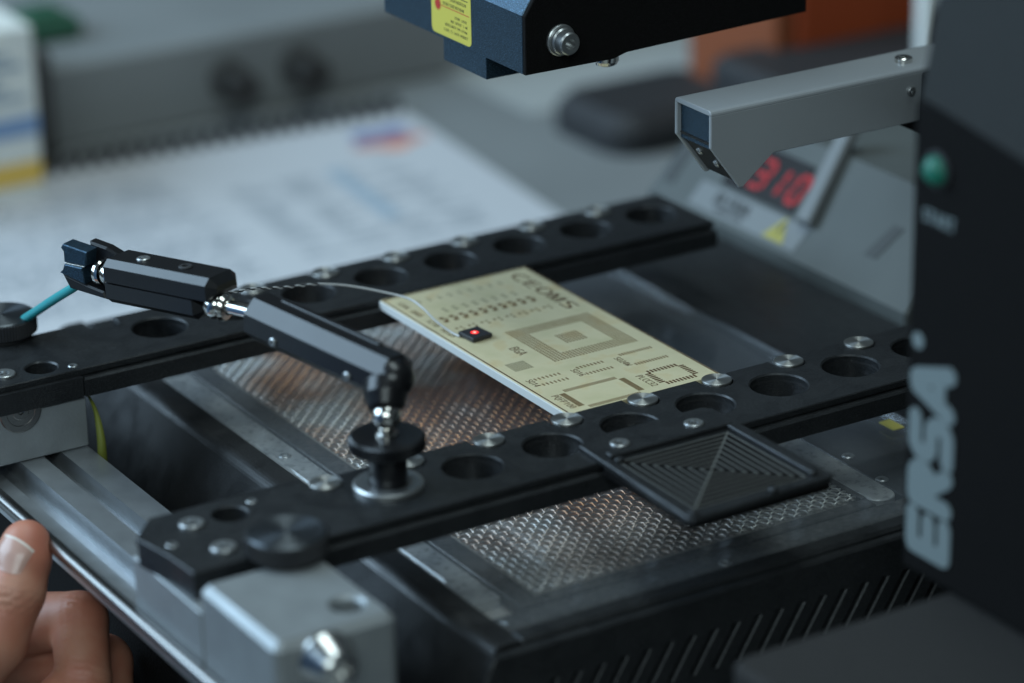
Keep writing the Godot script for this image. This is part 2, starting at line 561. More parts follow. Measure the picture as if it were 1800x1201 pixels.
		lathe(st, along(Vector3(-78.9, -7.2, 63.0), Vector3(0, 0, 1)), [[7.6, 0], [7.6, 1.2], [6.9, 2.6], [4.9, 7.2], [4.2, 8.0], [2.4, 8.2], [2.1, 5.2], [0, 5.2]], 44)
		fin("clamping_screw", st, M["satin steel"], o)
	else:
		xf = Transform3D.IDENTITY
		box(st, Vector3(-92, -24.0, -162), Vector3(-57.2, -8.9, -121.0), 0.35)
		fin("carriage_block", st, M["satin aluminium"], o)
		with_uv = true
		st = begin()
		lathe(st, along(Vector3(-77.6, -8.4, -121.2), Vector3(0, 0, 1)), [[6.4, 0], [6.4, 0.7], [6.1, 0.9], [4.4, 0.9], [4.2, 0.8], [2.5, 0.8], [2.3, 0.9], [0.9, 0.9], [0.7, 0.6], [0, 0.6]], 60)
		fin("shaft_end", st, M["dull steel"], o)
		with_uv = false
	xf = Transform3D.IDENTITY
	return o

func guide_rail():
	var o := thing("guide_rail", "silver aluminium guide rail with slots and a chrome rod beside the fingers", "rail", Vector3(-75, -95, -50))
	var t := Transform3D(Basis(Vector3(1, 0, 0), Vector3(0, 1, 0), Vector3(0, 0, 1)), Vector3.ZERO)
	var st := begin()
	# cross-section: land, slot, land, step
	var p := PackedVector2Array([Vector2(-57.6, -24.2), Vector2(-65.8, -24.2), Vector2(-65.8, -29.5), Vector2(-71.4, -29.5), Vector2(-71.4, -24.2), Vector2(-78.6, -24.2), Vector2(-78.6, -30.6), Vector2(-82.8, -31.0), Vector2(-82.8, -28.6), Vector2(-88.6, -28.6), Vector2(-88.6, -31.5), Vector2(-90.0, -31.5), Vector2(-90.0, -33), Vector2(-57.6, -33)])
	ext(st, t, p, -240, 62.5, 0.0)
	fin("profile", st, M["brushed aluminium"], o)
	for q in [[-93.6, -23.6, 2.1], [-90.6, -27.2, 1.1]]:
		st = begin()
		tube(st, [Vector3(q[0], q[1], -240), Vector3(q[0], q[1], -40), Vector3(q[0], q[1], 75)], q[2], 20)
		fin("rod", st, M["dull steel"], o)
	st = begin()
	box(st, Vector3(-69.0, -94.9, -240), Vector3(-58.0, -33.2, 62), 0.5)
	fin("plinth", st, M["matt black paint"], o)

func heater_base():
	var o := thing("heater_base", "black heating plate housing with slotted front and glass over woven wire mesh", "heater", Vector3(80, -95, -80))
	var st := begin()
	# side panel leaning outwards, with a rounded top edge
	var p := PackedVector2Array([Vector2(-57.4, -94.9)])
	for i in 7:
		var a := PI - 0.50 - (PI / 2 - 0.50) * i / 6.0
		p.append(Vector2(-22.0, -29.6) + Vector2(cos(a), sin(a)) * 4.6)
	p.append_array(PackedVector2Array([Vector2(-17.0, -25.0), Vector2(-17.0, -40.0), Vector2(-47, -94.9)]))
	ext(st, front_t(), p, -215, 50.6, 0.0)
	fin("side_panel", st, M["glossy black paint"], o)
	# front panel with slanted slots
	var holes := []
	for i in range(-2, 17):
		var x := 103.6 - 7.05 * i
		var c := PackedVector2Array()
		for q in [[0.0, 0.0], [1.5, -0.4], [-5.6, -11.6], [-7.1, -11.2]]: c.append(Vector2(x + q[0], -37.0 + q[1]))
		holes.append(c)
	st = begin()
	ext(st, front_t(), PackedVector2Array([Vector2(-56.6, -94.9), Vector2(196.5, -94.9), Vector2(196.5, -26.4), Vector2(-26.0, -26.4), Vector2(-27.6, -29.0)]), 50.8, 53.4, 0.6, holes, 0.36)
	fin("front_panel", st, M["black anodised metal"], o)
	st = begin()
	box(st, Vector3(-16.8, -33.0, 44.4), Vector3(196.4, -24.9, 50.6), 0.9)
	box(st, Vector3(150.5, -33.0, -214), Vector3(196.4, -25.2, 44.2), 0.9)
	box(st, Vector3(-16.8, -33.0, -214), Vector3(150.2, -25.2, -170), 0.9)
	fin("top_rim", st, M["black anodised metal"], o)
	st = begin()
	box(st, Vector3(-17, -60, -214), Vector3(196, -32.1, 50.4), 0.0)
	fin("heater_plate", st, M["heater ceramic"], o)
	# metal strips under the glass
	st = begin()
	box(st, Vector3(-15.5, -32, -165), Vector3(-4.2, -28.8, 20), 0.2)
	fin("metal_strip", st, M["sheet steel"], o)
	st = begin()
	ext(st, flat_t(), rounded(Vector2(112.3, -29), Vector2(121.5, 165), 4.4, 6), -32, -28.4, 0.3)
	fin("metal_strip", st, M["sheet steel"], o)
	st = begin()
	ext(st, flat_t(), PackedVector2Array([Vector2(-4.0, -30), Vector2(3.0, -30), Vector2(3.0, 165), Vector2(-4.0, 165)]), -31, -27.9, 0.4)
	ext(st, flat_t(), PackedVector2Array([Vector2(-15.5, -43.4), Vector2(150, -43.4), Vector2(150, -30.2), Vector2(-15.5, -30.2)]), -32, -28.7, 0.3)
	ext(st, flat_t(), PackedVector2Array([Vector2(3.2, -29.8), Vector2(112, -29.8), Vector2(112, -25.4), Vector2(3.2, -25.4)]), -31, -28.3, 0.3)
	ext(st, flat_t(), PackedVector2Array([Vector2(110.2, 165), Vector2(110.2, -25.2), Vector2(112.1, -25.2), Vector2(112.1, 165)]), -31, -28.0, 0.3)
	fin("mesh_frame", st, M["frame steel"], o)
	st = begin()
	box(st, Vector3(121.8, -32, -168), Vector3(150.2, -28.6, 30.0), 0.3)
	fin("cover_plate", st, M["glossy black paint"], o)
	for q in [Vector3(55.8, -28.7, 36.8), Vector3(125.5, -28.6, -0.7), Vector3(123.6, -28.6, 17.5), Vector3(-9.0, -28.8, -92.0)]:
		screw(o, q, Vector3.UP, 1.9, M["zinc screw"], 0.5)
	# the woven wire mesh: two sets of waving wires
	st = begin()
	var tint := FastNoiseLite.new()
	tint.seed = 4
	tint.frequency = 0.022
	var pitch := 2.3
	var r := 0.32
	var amp := 0.34
	for way in 2:
		var length := 189.0 if way == 0 else 107.0
		var count := int((107.0 if way == 0 else 189.0) / pitch)
		for i in count:
			var across := pitch * (i + 0.5)
			var nn := int(length / pitch) * 2
			var ring0 := []
			var cols0 := Color.WHITE
			for j in nn + 1:
				var l := pitch * j * 0.5
				var ph := PI * (l / pitch) + PI * i + (0.0 if way == 0 else PI)
				var y := -27.9 + amp * sin(ph)
				var dy := amp * cos(ph) * PI / pitch
				var c := Vector3(3.4 + across, y, 25.2 - l) if way == 0 else Vector3(3.4 + l, y, 25.2 - across)
				var side := Vector3(1, 0, 0) if way == 0 else Vector3(0, 0, 1)
				var d := (Vector3(0, dy, -1) if way == 0 else Vector3(1, dy, 0)).normalized()
				var up := side.cross(d).normalized()
				if up.y < 0: up = -up
				var hot: float = clampf(0.5 + 1.5 * tint.get_noise_2d(c.x, c.z) - 1.15 * pow(absf(c.x - 50.0) / 56.0, 2.0) - 0.25 * pow(absf(c.z + 69.0) / 94.0, 4.0) + 0.46, 0.0, 1.0)
				if c.z > -14.0: hot *= clampf(1.0 - (c.z + 14.0) / 30.0, 0.3, 1.0)
				var col := Color(0.82, 0.81, 0.78).lerp(Color(0.62, 0.30, 0.13), hot)
				var ring := []
				for k in 5:
					var a := TAU * (k + 0.5) / 5
					ring.append(c + (side * cos(a) + up * sin(a)) * r)
				if j:
					smooth = 1 + (i % 20) + 30 * way
					for k in 5:
						var k2 := (k + 1) % 5
						var vs := [ring0[k], ring0[k2], ring[k2], ring[k]]
						var cs := [cols0, cols0, col, col]
						var turned: bool = (vs[1] - vs[0]).cross(vs[3] - vs[0]).dot(vs[0] - (c + Vector3.ZERO)) < 0.0
						for ix in ([0, 1, 2, 0, 2, 3] if turned else [0, 2, 1, 0, 3, 2]):
							st.set_color(cs[ix])
							vert(st, vs[ix])
				ring0 = ring
				cols0 = col
	fin("wire_mesh", st, M["woven wire"], o, "stuff")
	st = begin()
	ext(st, flat_t(), rounded(Vector2(-16.4, -43.9), Vector2(150.0, 168), 5.0, 6), -26.6, -24.4, 0.5, [], 0.0, 0.3)
	fin("glass_pane", st, M["glass"], o)
	st = begin()
	box(st, Vector3(143, -25.3, -9), Vector3(147, -25.0, -2), 0.0)
	fin("yellow_sticker", st, M["yellow label"], o)

func board():
	var o := thing("circuit_board", "cream test circuit board with dark pad patterns clamped between the black bars", "circuit board", Vector3(66, -2, -68))
	var st := begin()
	box(st, Vector3(40.3, -1.75, -121.0), Vector3(91.6, -0.3, -15.9), 0.12)
	fin("laminate", st, M["board laminate"], o)
	st = begin()
	box(st, Vector3(39.7, -2.9, -120.8), Vector3(40.25, -0.45, -16.0), 0.1)
	box(st, Vector3(40.3, -2.9, -120.8), Vector3(91.5, -1.8, -16.0), 0.1)
	fin("base_layer", st, M["board edge"], o)
	var y0 := -0.295
	var y1 := -0.24
	var at := func(u: float, v: float) -> Vector2: return Vector2(40.3 + u, -119.0 + v)
	var pad := func(s: SurfaceTool, u: float, v: float, w: float, h: float):
		var c: Vector2 = at.call(u, v)
		box(s, Vector3(c.x - w / 2, y0, c.y - h / 2), Vector3(c.x + w / 2, y1, c.y + h / 2))
	# copper border
	st = begin()
	pad.call(st, 0.45, 50.5, 0.45, 103.0); pad.call(st, 50.8, 50.5, 0.45, 103.0); pad.call(st, 25.6, -1.2, 50.4, 0.45)
	fin("copper_border", st, M["copper trace"], o)
	# rows of small pads
	for row in [[5.0, 8.9, 3.55, 9, 0.75, 0.55, 1.5], [15.0, 12.0, 3.45, 8, 0.8, 0.9, 1.9]]:
		st = begin()
		for i in row[3]:
			pad.call(st, row[1] + row[2] * i, row[0], row[4] + 0.4, row[5]); pad.call(st, row[1] + row[2] * i, row[0] + row[6], row[4] + 0.4, row[5])
		fin("pad_row", st, M["tin pad"], o)
	st = begin()
	for i in 10:
		pad.call(st, 7.6 + 3.37 * i, 21.4, 1.5, 1.6); pad.call(st, 7.6 + 3.37 * i, 24.2, 1.5, 1.6); pad.call(st, 8.5 + 3.37 * i, 22.8, 0.9, 1.4)
	fin("pad_row", st, M["copper pad"], o)
	st = begin()
	for i in 8:
		pad.call(st, 7.2 + 4.35 * i, 30.8, 0.7, 1.1); pad.call(st, 8.9 + 4.35 * i, 30.4, 0.7, 0.8); pad.call(st, 8.9 + 4.35 * i, 32.2, 0.7, 0.8)
	fin("pad_row", st, M["copper pad"], o)
	# the large grid-array footprint: five rings of dots and a centre field
	st = begin()
	var n := 27
	for i in n:
		for j in n:
			var k := mini(mini(i, j), mini(n - 1 - i, n - 1 - j))
			var mid := absi(i - n / 2) <= 3 and absi(j - n / 2) <= 3
			if k < 5 or mid: pad.call(st, 17.6 + 27.9 * i / (n - 1), 41.9 + 26.6 * j / (n - 1), 0.62, 0.62)
	fin("grid_pads", st, M["copper pad"], o)
	st = begin()
	for i in 11:
		for j in 11: pad.call(st, 4.2 + 5.7 * i / 10, 63.1 + 5.7 * j / 10, 0.38, 0.38)
	fin("grid_pads", st, M["tin pad"], o)
	# two-row packages
	for q in [[5.5, 13.4, 7, 77.0, 81.4], [20.1, 28.4, 8, 76.4, 81.5], [35.5, 46.0, 12, 75.0, 83.3]]:
		st = begin()
		for i in q[2]:
			for v in [q[3], q[4]]: pad.call(st, lerpf(q[0], q[1], float(i) / (q[2] - 1)), v, 0.5, 1.5)
		fin("pad_row", st, M["copper pad"], o)
	# four-sided packages
	st = begin()
	for i in 9:
		for v in [90.2, 99.9]: pad.call(st, 35.1 + 9.2 * i / 8.0, v, 0.62, 1.9)
	for i in 7:
		for u in [34.2, 45.4]: pad.call(st, u, 91.5 + 6.9 * i / 6.0, 1.9, 0.62)
	fin("pad_ring", st, M["copper trace"], o)
	st = begin()
	for i in 30:
		for v in [88.6, 101.6]: pad.call(st, 7.9 + 16.9 * i / 29.0, v, 0.32, 1.7)
	for i in 20:
		for u in [6.2, 26.1]: pad.call(st, u, 90.1 + 9.9 * i / 19.0, 1.9, 0.32)
	fin("pad_ring", st, M["copper pad"], o)
	# lettering, reading towards the front bar
	var ink: Material = M["copper trace"]
	for q in [["BGA", 3.0, 11.4, 56.0, 2.0], ["SO14", 2.0, 2.6, 79.0, 1.2], ["SO16", 2.0, 17.3, 79.4, 1.2], ["SO24W", 2.0, 32.4, 79.6, 1.0], ["PLCC32", 2.1, 30.1, 95.3, 1.0], ["PQFP100", 2.1, 2.6, 95.0, 1.0]]:
		var c: Vector2 = at.call(q[2] + q[1] * 0.5, q[3])
		words("lettering", q[0], q[1], Vector3(c.x, -0.27, c.y), Vector3(0, 0, 1), Vector3(1, 0, 0), 0.05, ink, o, "Droid Sans Mono", 0.0 if q[1] < 2.9 else 0.6, 0.86)
	var c2: Vector2 = at.call(44.8, 19.2)
	words("lettering", "CEOMS", 4.4, Vector3(c2.x, -0.27, c2.y), Vector3(0, 0, 1), Vector3(1, 0, 0), 0.05, ink, o, "Droid Sans Mono", 1.0, 1.9)
	for q in [["1206", 3.4, 6.0], ["0805", 3.4, 14.0], ["1210", 3.4, 23.4], ["SOT23", 3.4, 32.6]]:
		var c: Vector2 = at.call(q[1], q[2])
		words("lettering", q[0], 1.9, Vector3(c.x, -0.27, c.y), Vector3(0, 0, 1), Vector3(1, 0, 0), 0.05, M["copper trace"], o, "Droid Sans Mono", 0.3, 0.95)
	# the chip that lies on the board
	var chip := thing("chip", "small black square chip with a painted red laser dot on the cream board", "chip", Vector3(48.6, 0, -79.0))
	st = begin()
	obox(st, Transform3D(Basis(Vector3.UP, 0.09), Vector3(48.5, 0.62, -79.2)), Vector3(3.5, 0.62, 3.7), 0.12)
	fin("package", st, M["chip black"], chip)
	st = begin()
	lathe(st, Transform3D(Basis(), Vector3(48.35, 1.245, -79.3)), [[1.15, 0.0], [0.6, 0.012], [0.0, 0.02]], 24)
	fin("painted_laser_spot", st, M["painted laser red"], chip)  # glowing disc painted as the laser spot; no beam reaches the chip
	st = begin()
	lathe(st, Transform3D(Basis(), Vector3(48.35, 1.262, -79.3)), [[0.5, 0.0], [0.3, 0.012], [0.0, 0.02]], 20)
	fin("painted_laser_core", st, M["painted laser core"], chip)  # second glowing disc, the painted bright middle of the spot
	st = begin()
	for i in 8:
		for j in 8:
			if mini(mini(i, j), mini(7 - i, 7 - j)) < 2:
				ball(st, Transform3D(Basis(), Vector3(45.6 + 0.8 * i, -0.13, -82.1 + 0.8 * j)), 0.16, 8)
	fin("solder_balls", st, M["tin pad"], chip, "stuff")

func oct_bar(a: Vector3, b: Vector3, r: float, cham: float) -> SurfaceTool:
	var st := begin()
	var d := (b - a)
	var y := d.normalized()
	var x := y.cross(Vector3.UP).normalized()
	var z := x.cross(y)
	var t := Transform3D(Basis(x, z * -1.0, y), a)
	if t.basis.determinant() < 0: t.basis = Basis(x, z, y)
	var p := PackedVector2Array()
	for i in 8:
		var aa := TAU * (i + 0.5) / 8
		p.append(Vector2(cos(aa), sin(aa)) * r / cos(PI / 8))
	if t.basis.determinant() < 0: t.basis.x = -t.basis.x
	ext(st, t, p, 0, d.length(), cham, [], 0.0, cham)
	return st

func holder_arm():
	var o := thing("jointed_arm", "black jointed sensor holder arm with chrome ball joints standing on the front bar", "holder arm", Vector3(-24.9, 0, -1.2))
	var c := Vector3(-24.9, 0, -1.2)
	var st := begin()
	lathe(st, Transform3D(Basis(), c), [[9.4, 0.05], [9.4, 1.1], [8.9, 1.6], [6.4, 1.6], [5.0, 1.2]], 56)
	fin("washer", st, M["zinc screw"], o)
	st = begin()
	lathe(st, Transform3D(Basis(), c), [[7.9, -7.0], [7.9, 0.0], [5.1, 0.05], [5.1, 10.8]], 40)
	fin("post", st, M["arm black"], o)
	var kn := PackedVector2Array()
	for i in 120:
		var a := TAU * i / 120
		kn.append(Vector2(cos(a), sin(a)) * (10.2 if i % 2 == 0 else 9.95))
	st = begin()
	var t := flat_t()
	t.origin = c
	ext(st, t, kn, 10.8, 14.8, 0.6, [], 0.0, 0.6)
	fin("locking_disc", st, M["arm black"], o)
	var ball1 := Vector3(-24.8, 20.0, -1.0)
	st = begin()
	lathe(st, Transform3D(Basis(), c), [[3.0, 14.7], [3.0, 15.3], [2.1, 15.9], [2.1, 17.4]], 28)
	ball(st, Transform3D(Basis(), ball1), 3.9)
	fin("ball_stem", st, M["chrome"], o)
	# lower arm
	var a1 := Vector3(-19.0, 27.9, -4.0)
	var b1 := Vector3(-32.5, 31.7, -57.7)
	st = oct_bar(a1, b1, 6.2, 1.6)
	fin("lower_arm", st, M["arm black"], o)
	st = begin()
	var nk := along(ball1, a1 + Vector3(-2.2, 1.2, -3.6) - ball1)
	lathe(st, nk, [[3.6, 1.4], [4.9, 2.4], [5.9, 6.0], [5.6, 9.8]], 32)
	ball(st, Transform3D(Basis(), a1 + Vector3(-1.2, 0.0, -1.2)), 5.7, 32)
	fin("ball_socket", st, M["arm black"], o)
	var d1 := (b1 - a1).normalized()
	var s1 := d1.cross(Vector3.UP).normalized()
	for f in [0.24, 0.76]:
		var q: Vector3 = a1.lerp(b1, f)
		var w := s1 if s1.x < 0 else -s1
		screw(o, q + w * 6.0 + Vector3(0, -1.8, 0), w, 1.25, M["zinc screw"], 0.9)
	st = begin()
	var tp := Transform3D(Basis(s1, d1.cross(s1) * -1.0, d1), a1.lerp(b1, 0.5) + Vector3(0, 6.15, 0) + s1 * (2.0 if s1.x > 0 else -2.0))
	if tp.basis.determinant() < 0: tp.basis.x = -tp.basis.x
	obox(st, tp, Vector3(0.9, 0.5, 19.0), 0.2)
	fin("cover_rib", st, M["arm black"], o)
	# middle ball joint
	var ball2 := Vector3(-39.5, 32.0, -70.2)
	st = begin()
	tube(st, [b1 + d1 * -2.0 + Vector3(0, 0.6, 0), b1.lerp(ball2, 0.7) + Vector3(0, 0.4, 0), ball2], 2.0, 20)
	ball(st, Transform3D(Basis(), ball2 + (b1 - ball2).normalized() * 1.0), 3.9)
	lathe(st, along(ball2 + (b1 - ball2).normalized() * 3.0, b1 - ball2), [[3.6, 0], [3.9, 0.8], [3.4, 1.8], [2.0, 2.2]], 28)
	fin("ball_joint", st, M["chrome"], o)
	# upper arm: two half shells with a slit between them
	var a2 := Vector3(-37.0, 35.2, -69.4)
	var b2 := Vector3(-51.5, 32.9, -106.1)
	var d2 := (b2 - a2).normalized()
	var n2 := d2.cross(Vector3.UP).normalized()
	if n2.x > 0: n2 = -n2
	var u2 := n2.cross(d2)
	if u2.y < 0: u2 = -u2
	for h in [1.0, -1.0]:
		st = begin()
		var p := PackedVector2Array([Vector2(-6.4, 0.22), Vector2(6.4, 0.22), Vector2(6.3, 4.6), Vector2(4.3, 6.4), Vector2(-4.3, 6.4), Vector2(-6.3, 4.6)])
		var tt := Transform3D(Basis(n2, u2 * h, d2), a2 - u2 * 0.9)
		if tt.basis.determinant() < 0: tt.basis.x = -tt.basis.x
		ext(st, tt, p, -2.0 if h > 0 else 3.5, (b2 - a2).length(), 1.3, [], 0.0, 2.2)
		fin("upper_arm_shell", st, M["arm black"], o)
	for f in [0.32, 0.72]:
		screw(o, a2.lerp(b2, f) + u2 * 5.4, u2, 2.0, M["black rubber"] if f < 0.5 else M["zinc screw"], 0.6)
	# end joint and clamping jaws
	var pin := Vector3(-53.2, 33.0, -109.6)
	st = begin()
	ball(st, Transform3D(Basis(), b2 + d2 * 0.3 + n2 * 2.0), 3.5)
	lathe(st, along(b2 + n2 * 2.0, d2), [[2.1, 0], [2.1, 3.6]], 20)
	lathe(st, along(b2 + d2 * 3.4 + n2 * 2.0, d2), [[3.4, -0.8], [3.7, 0], [3.7, 0.9], [3.2, 1.6], [0, 1.6]], 24)
	fin("end_joint", st, M["chrome"], o)
	var right := Vector3(0.45, 0, 0.893)
	var jt := Transform3D(Basis(right, Vector3.UP, Vector3(-0.893, 0, 0.45)), Vector3(-60.8, 34.3, -113.8))
	for h in [[[-3.7, 5.9], [4.8, 4.9], [4.0, 0.5], [-3.7, 0.5], [-3.7, 3.6], [-4.6, 4.6]], [[-3.7, -0.1], [2.6, -0.2], [3.2, -3.4], [3.2, -5.0], [-5.6, -3.0], [-4.5, -2.0]]]:
		var p := PackedVector2Array()
		for q in h: p.append(Vector2(q[0], q[1]))
		st = begin()
		ext(st, jt, p, -5.0, 0.0, 0.3, [], 0.0, 0.3)
		fin("jaw", st, M["black anodised with painted blue light"], o)
	st = begin()
	ext(st, jt, PackedVector2Array([Vector2(-5.3, -3.3), Vector2(3.2, -5.2), Vector2(9.4, -6.2), Vector2(10.5, -8.4), Vector2(-2.8, -7.4)]), -5.2, -0.5, 0.5, [], 0.0, 0.3)
	fin("jaw_base", st, M["arm black"], o)
	st = begin()
	ext(st, jt, PackedVector2Array([Vector2(2.0, 6.2), Vector2(8.0, 5.4), Vector2(15.0, 3.0), Vector2(15.0, -6.0), Vector2(9.4, -6.0), Vector2(2.0, -5.4)]), -8.0, -4.6, 0.6, [], 0.0, 0.3)
	fin("jaw_bridge", st, M["arm black"], o)
	st = begin()
	obox(st, jt * Transform3D(Basis(), Vector3(0.0, 0.2, -2.6)), Vector3(3.4, 0.16, 2.4), 0.03)
	fin("jaw_shim", st, M["chrome"], o)

func wires():
	var o := thing("sensor_wire", "thin white sensor wire curving over the back bar down to the chip", "wire", Vector3(20, 0, -100))
	var lead := smooth_path([Vector3(-28, 25.6, -96), Vector3(-20.2, 22.4, -98.8), Vector3(-11.6, 20.7, -101.6), Vector3(0.3, 17.4, -105.4), Vector3(13.3, 14.6, -108.9)], 14)
	for s in 2:
		var st := begin()
		var pts := []
		for i in lead.size():
			var a := 2.0 * i * 0.55 + PI * s
			pts.append(lead[i] + Vector3(0.1, cos(a), sin(a)) * 0.26)
		tube(st, pts, 0.2, 7)
		fin("twisted_strand", st, M["white wire"] if s == 0 else M["black rubber"], o)
	var st := begin()
	tube(st, smooth_path([Vector3(13.3, 14.6, -108.9), Vector3(21.1, 12.4, -109.4), Vector3(27.9, 10.3, -108.1), Vector3(35.5, 7.9, -104.6), Vector3(39.0, 6.9, -100.0), Vector3(40.0, 5.6, -94.3), Vector3(41.2, 3.2, -89.9), Vector3(43.3, 0.8, -85.2), Vector3(44.4, 0.15, -81.4)], 8), 0.33, 9)
	fin("bare_wire", st, M["white wire"], o)
	o = thing("teal_cable", "short teal cable between the jaws and the round knob on the back bar", "cable", Vector3(-61, 10, -135))
	st = begin()
	tube(st, smooth_path([Vector3(-55.4, 27.5, -119.5), Vector3(-57.2, 24.0, -123.8), Vector3(-59.4, 18.6, -132.0), Vector3(-60.9, 10.4, -145.0), Vector3(-61.6, 4.0, -155.0), Vector3(-63.0, -6.0, -165.0), Vector3(-66, -30, -172), Vector3(-70, -92, -178)], 6), 1.35, 14)
	fin("sleeve", st, M["teal cable"], o)
	o = thing("earth_wire", "yellow green wire in the gap beside the silver carriage plate", "wire", Vector3(-56, -20, -120))
	st = begin()
	tube(st, smooth_path([Vector3(-54.0, -10.5, -128), Vector3(-54.6, -13.5, -121), Vector3(-55.6, -20.0, -116), Vector3(-55.6, -30.0, -116), Vector3(-54, -45, -120)], 6), [0.3, 0.35, 0.4, 0.5, 0.6, 0.7, 0.85, 1.0, 1.1, 1.2, 1.3, 1.35, 1.4, 1.4, 1.4, 1.4, 1.4, 1.4, 1.4, 1.4, 1.4, 1.4, 1.4, 1.4, 1.4], 10)
	fin("insulation", st, M["earth wire"], o)

func tray():
	var o := thing("alignment_tray", "square black tray with engraved concentric squares screwed onto the front bar", "tray", Vector3(50, 1, 34))
	var st := begin()
	var y := 1.7
	ext(st, flat_t(), PackedVector2Array([Vector2(28.6, -7.4), Vector2(36, -4.2), Vector2(70.4, -4.2), Vector2(73.0, -6.6), Vector2(73.6, -59.6), Vector2(72.4, -60.8), Vector2(28.2, -62.4), Vector2(27.0, -61.0)]), -1.5 + y - 0.15, y, 0.4)
	fin("tray_plate", st, M["black anodised metal"], o)
	st = begin()
	box(st, Vector3(28.2, -2.6, 20.0), Vector3(72.6, y - 1.7, 60.2), 0.4)
	fin("tray_body", st, M["matt black paint"], o)
	st = begin()
	box(st, Vector3(31.2, y - 0.1, 22.4), Vector3(66.6, y + 0.02, 57.9))
	fin("tray_floor", st, M["matt black paint"], o)
	st = begin()
	box(st, Vector3(30.4, y, 17.6), Vector3(69.8, y + 1.4, 20.4), 0.3)
	box(st, Vector3(67.6, y, 20.6), Vector3(70.6, y + 1.4, 57.0), 0.3)
	fin("fence", st, M["black anodised metal"], o)
	for q in [[31.6, 22.6], [67.4, 18.6], [69.0, 57.2], [28.9, 60.6], [54.2, 60.2]]:
		st = begin()
		lathe(st, Transform3D(Basis(), Vector3(q[0], y, q[1])), [[1.3, -0.2], [1.3, 0.9], [1.0, 1.3], [0, 1.3]], 20)
		fin("corner_post", st, M["black anodised metal"], o)
	for q in [[38.3, 12.6], [62.3, 12.6]]: screw(o, Vector3(q[0], y, q[1]), Vector3.UP, 2.75, M["zinc screw"], 0.6)
	# engraved squares and one diagonal
	st = begin()
	var c := Vector3(48.9, y, 40.2)
	for i in range(1, 9):
		var h := 2.18 * i
		for s in 4:
			var b := Basis(Vector3.UP, PI / 2 * s)
			obox(st, Transform3D(b, c + b * Vector3(h, 0.03, 0)), Vector3(0.17, 0.12, h + 0.17), 0.04)
	obox(st, Transform3D(Basis(Vector3.UP, PI / 4), c + Vector3(0, 0.08, 0)), Vector3(25.2, 0.12, 0.26), 0.05)
	fin("engraved_squares", st, M["engraved line"], o)

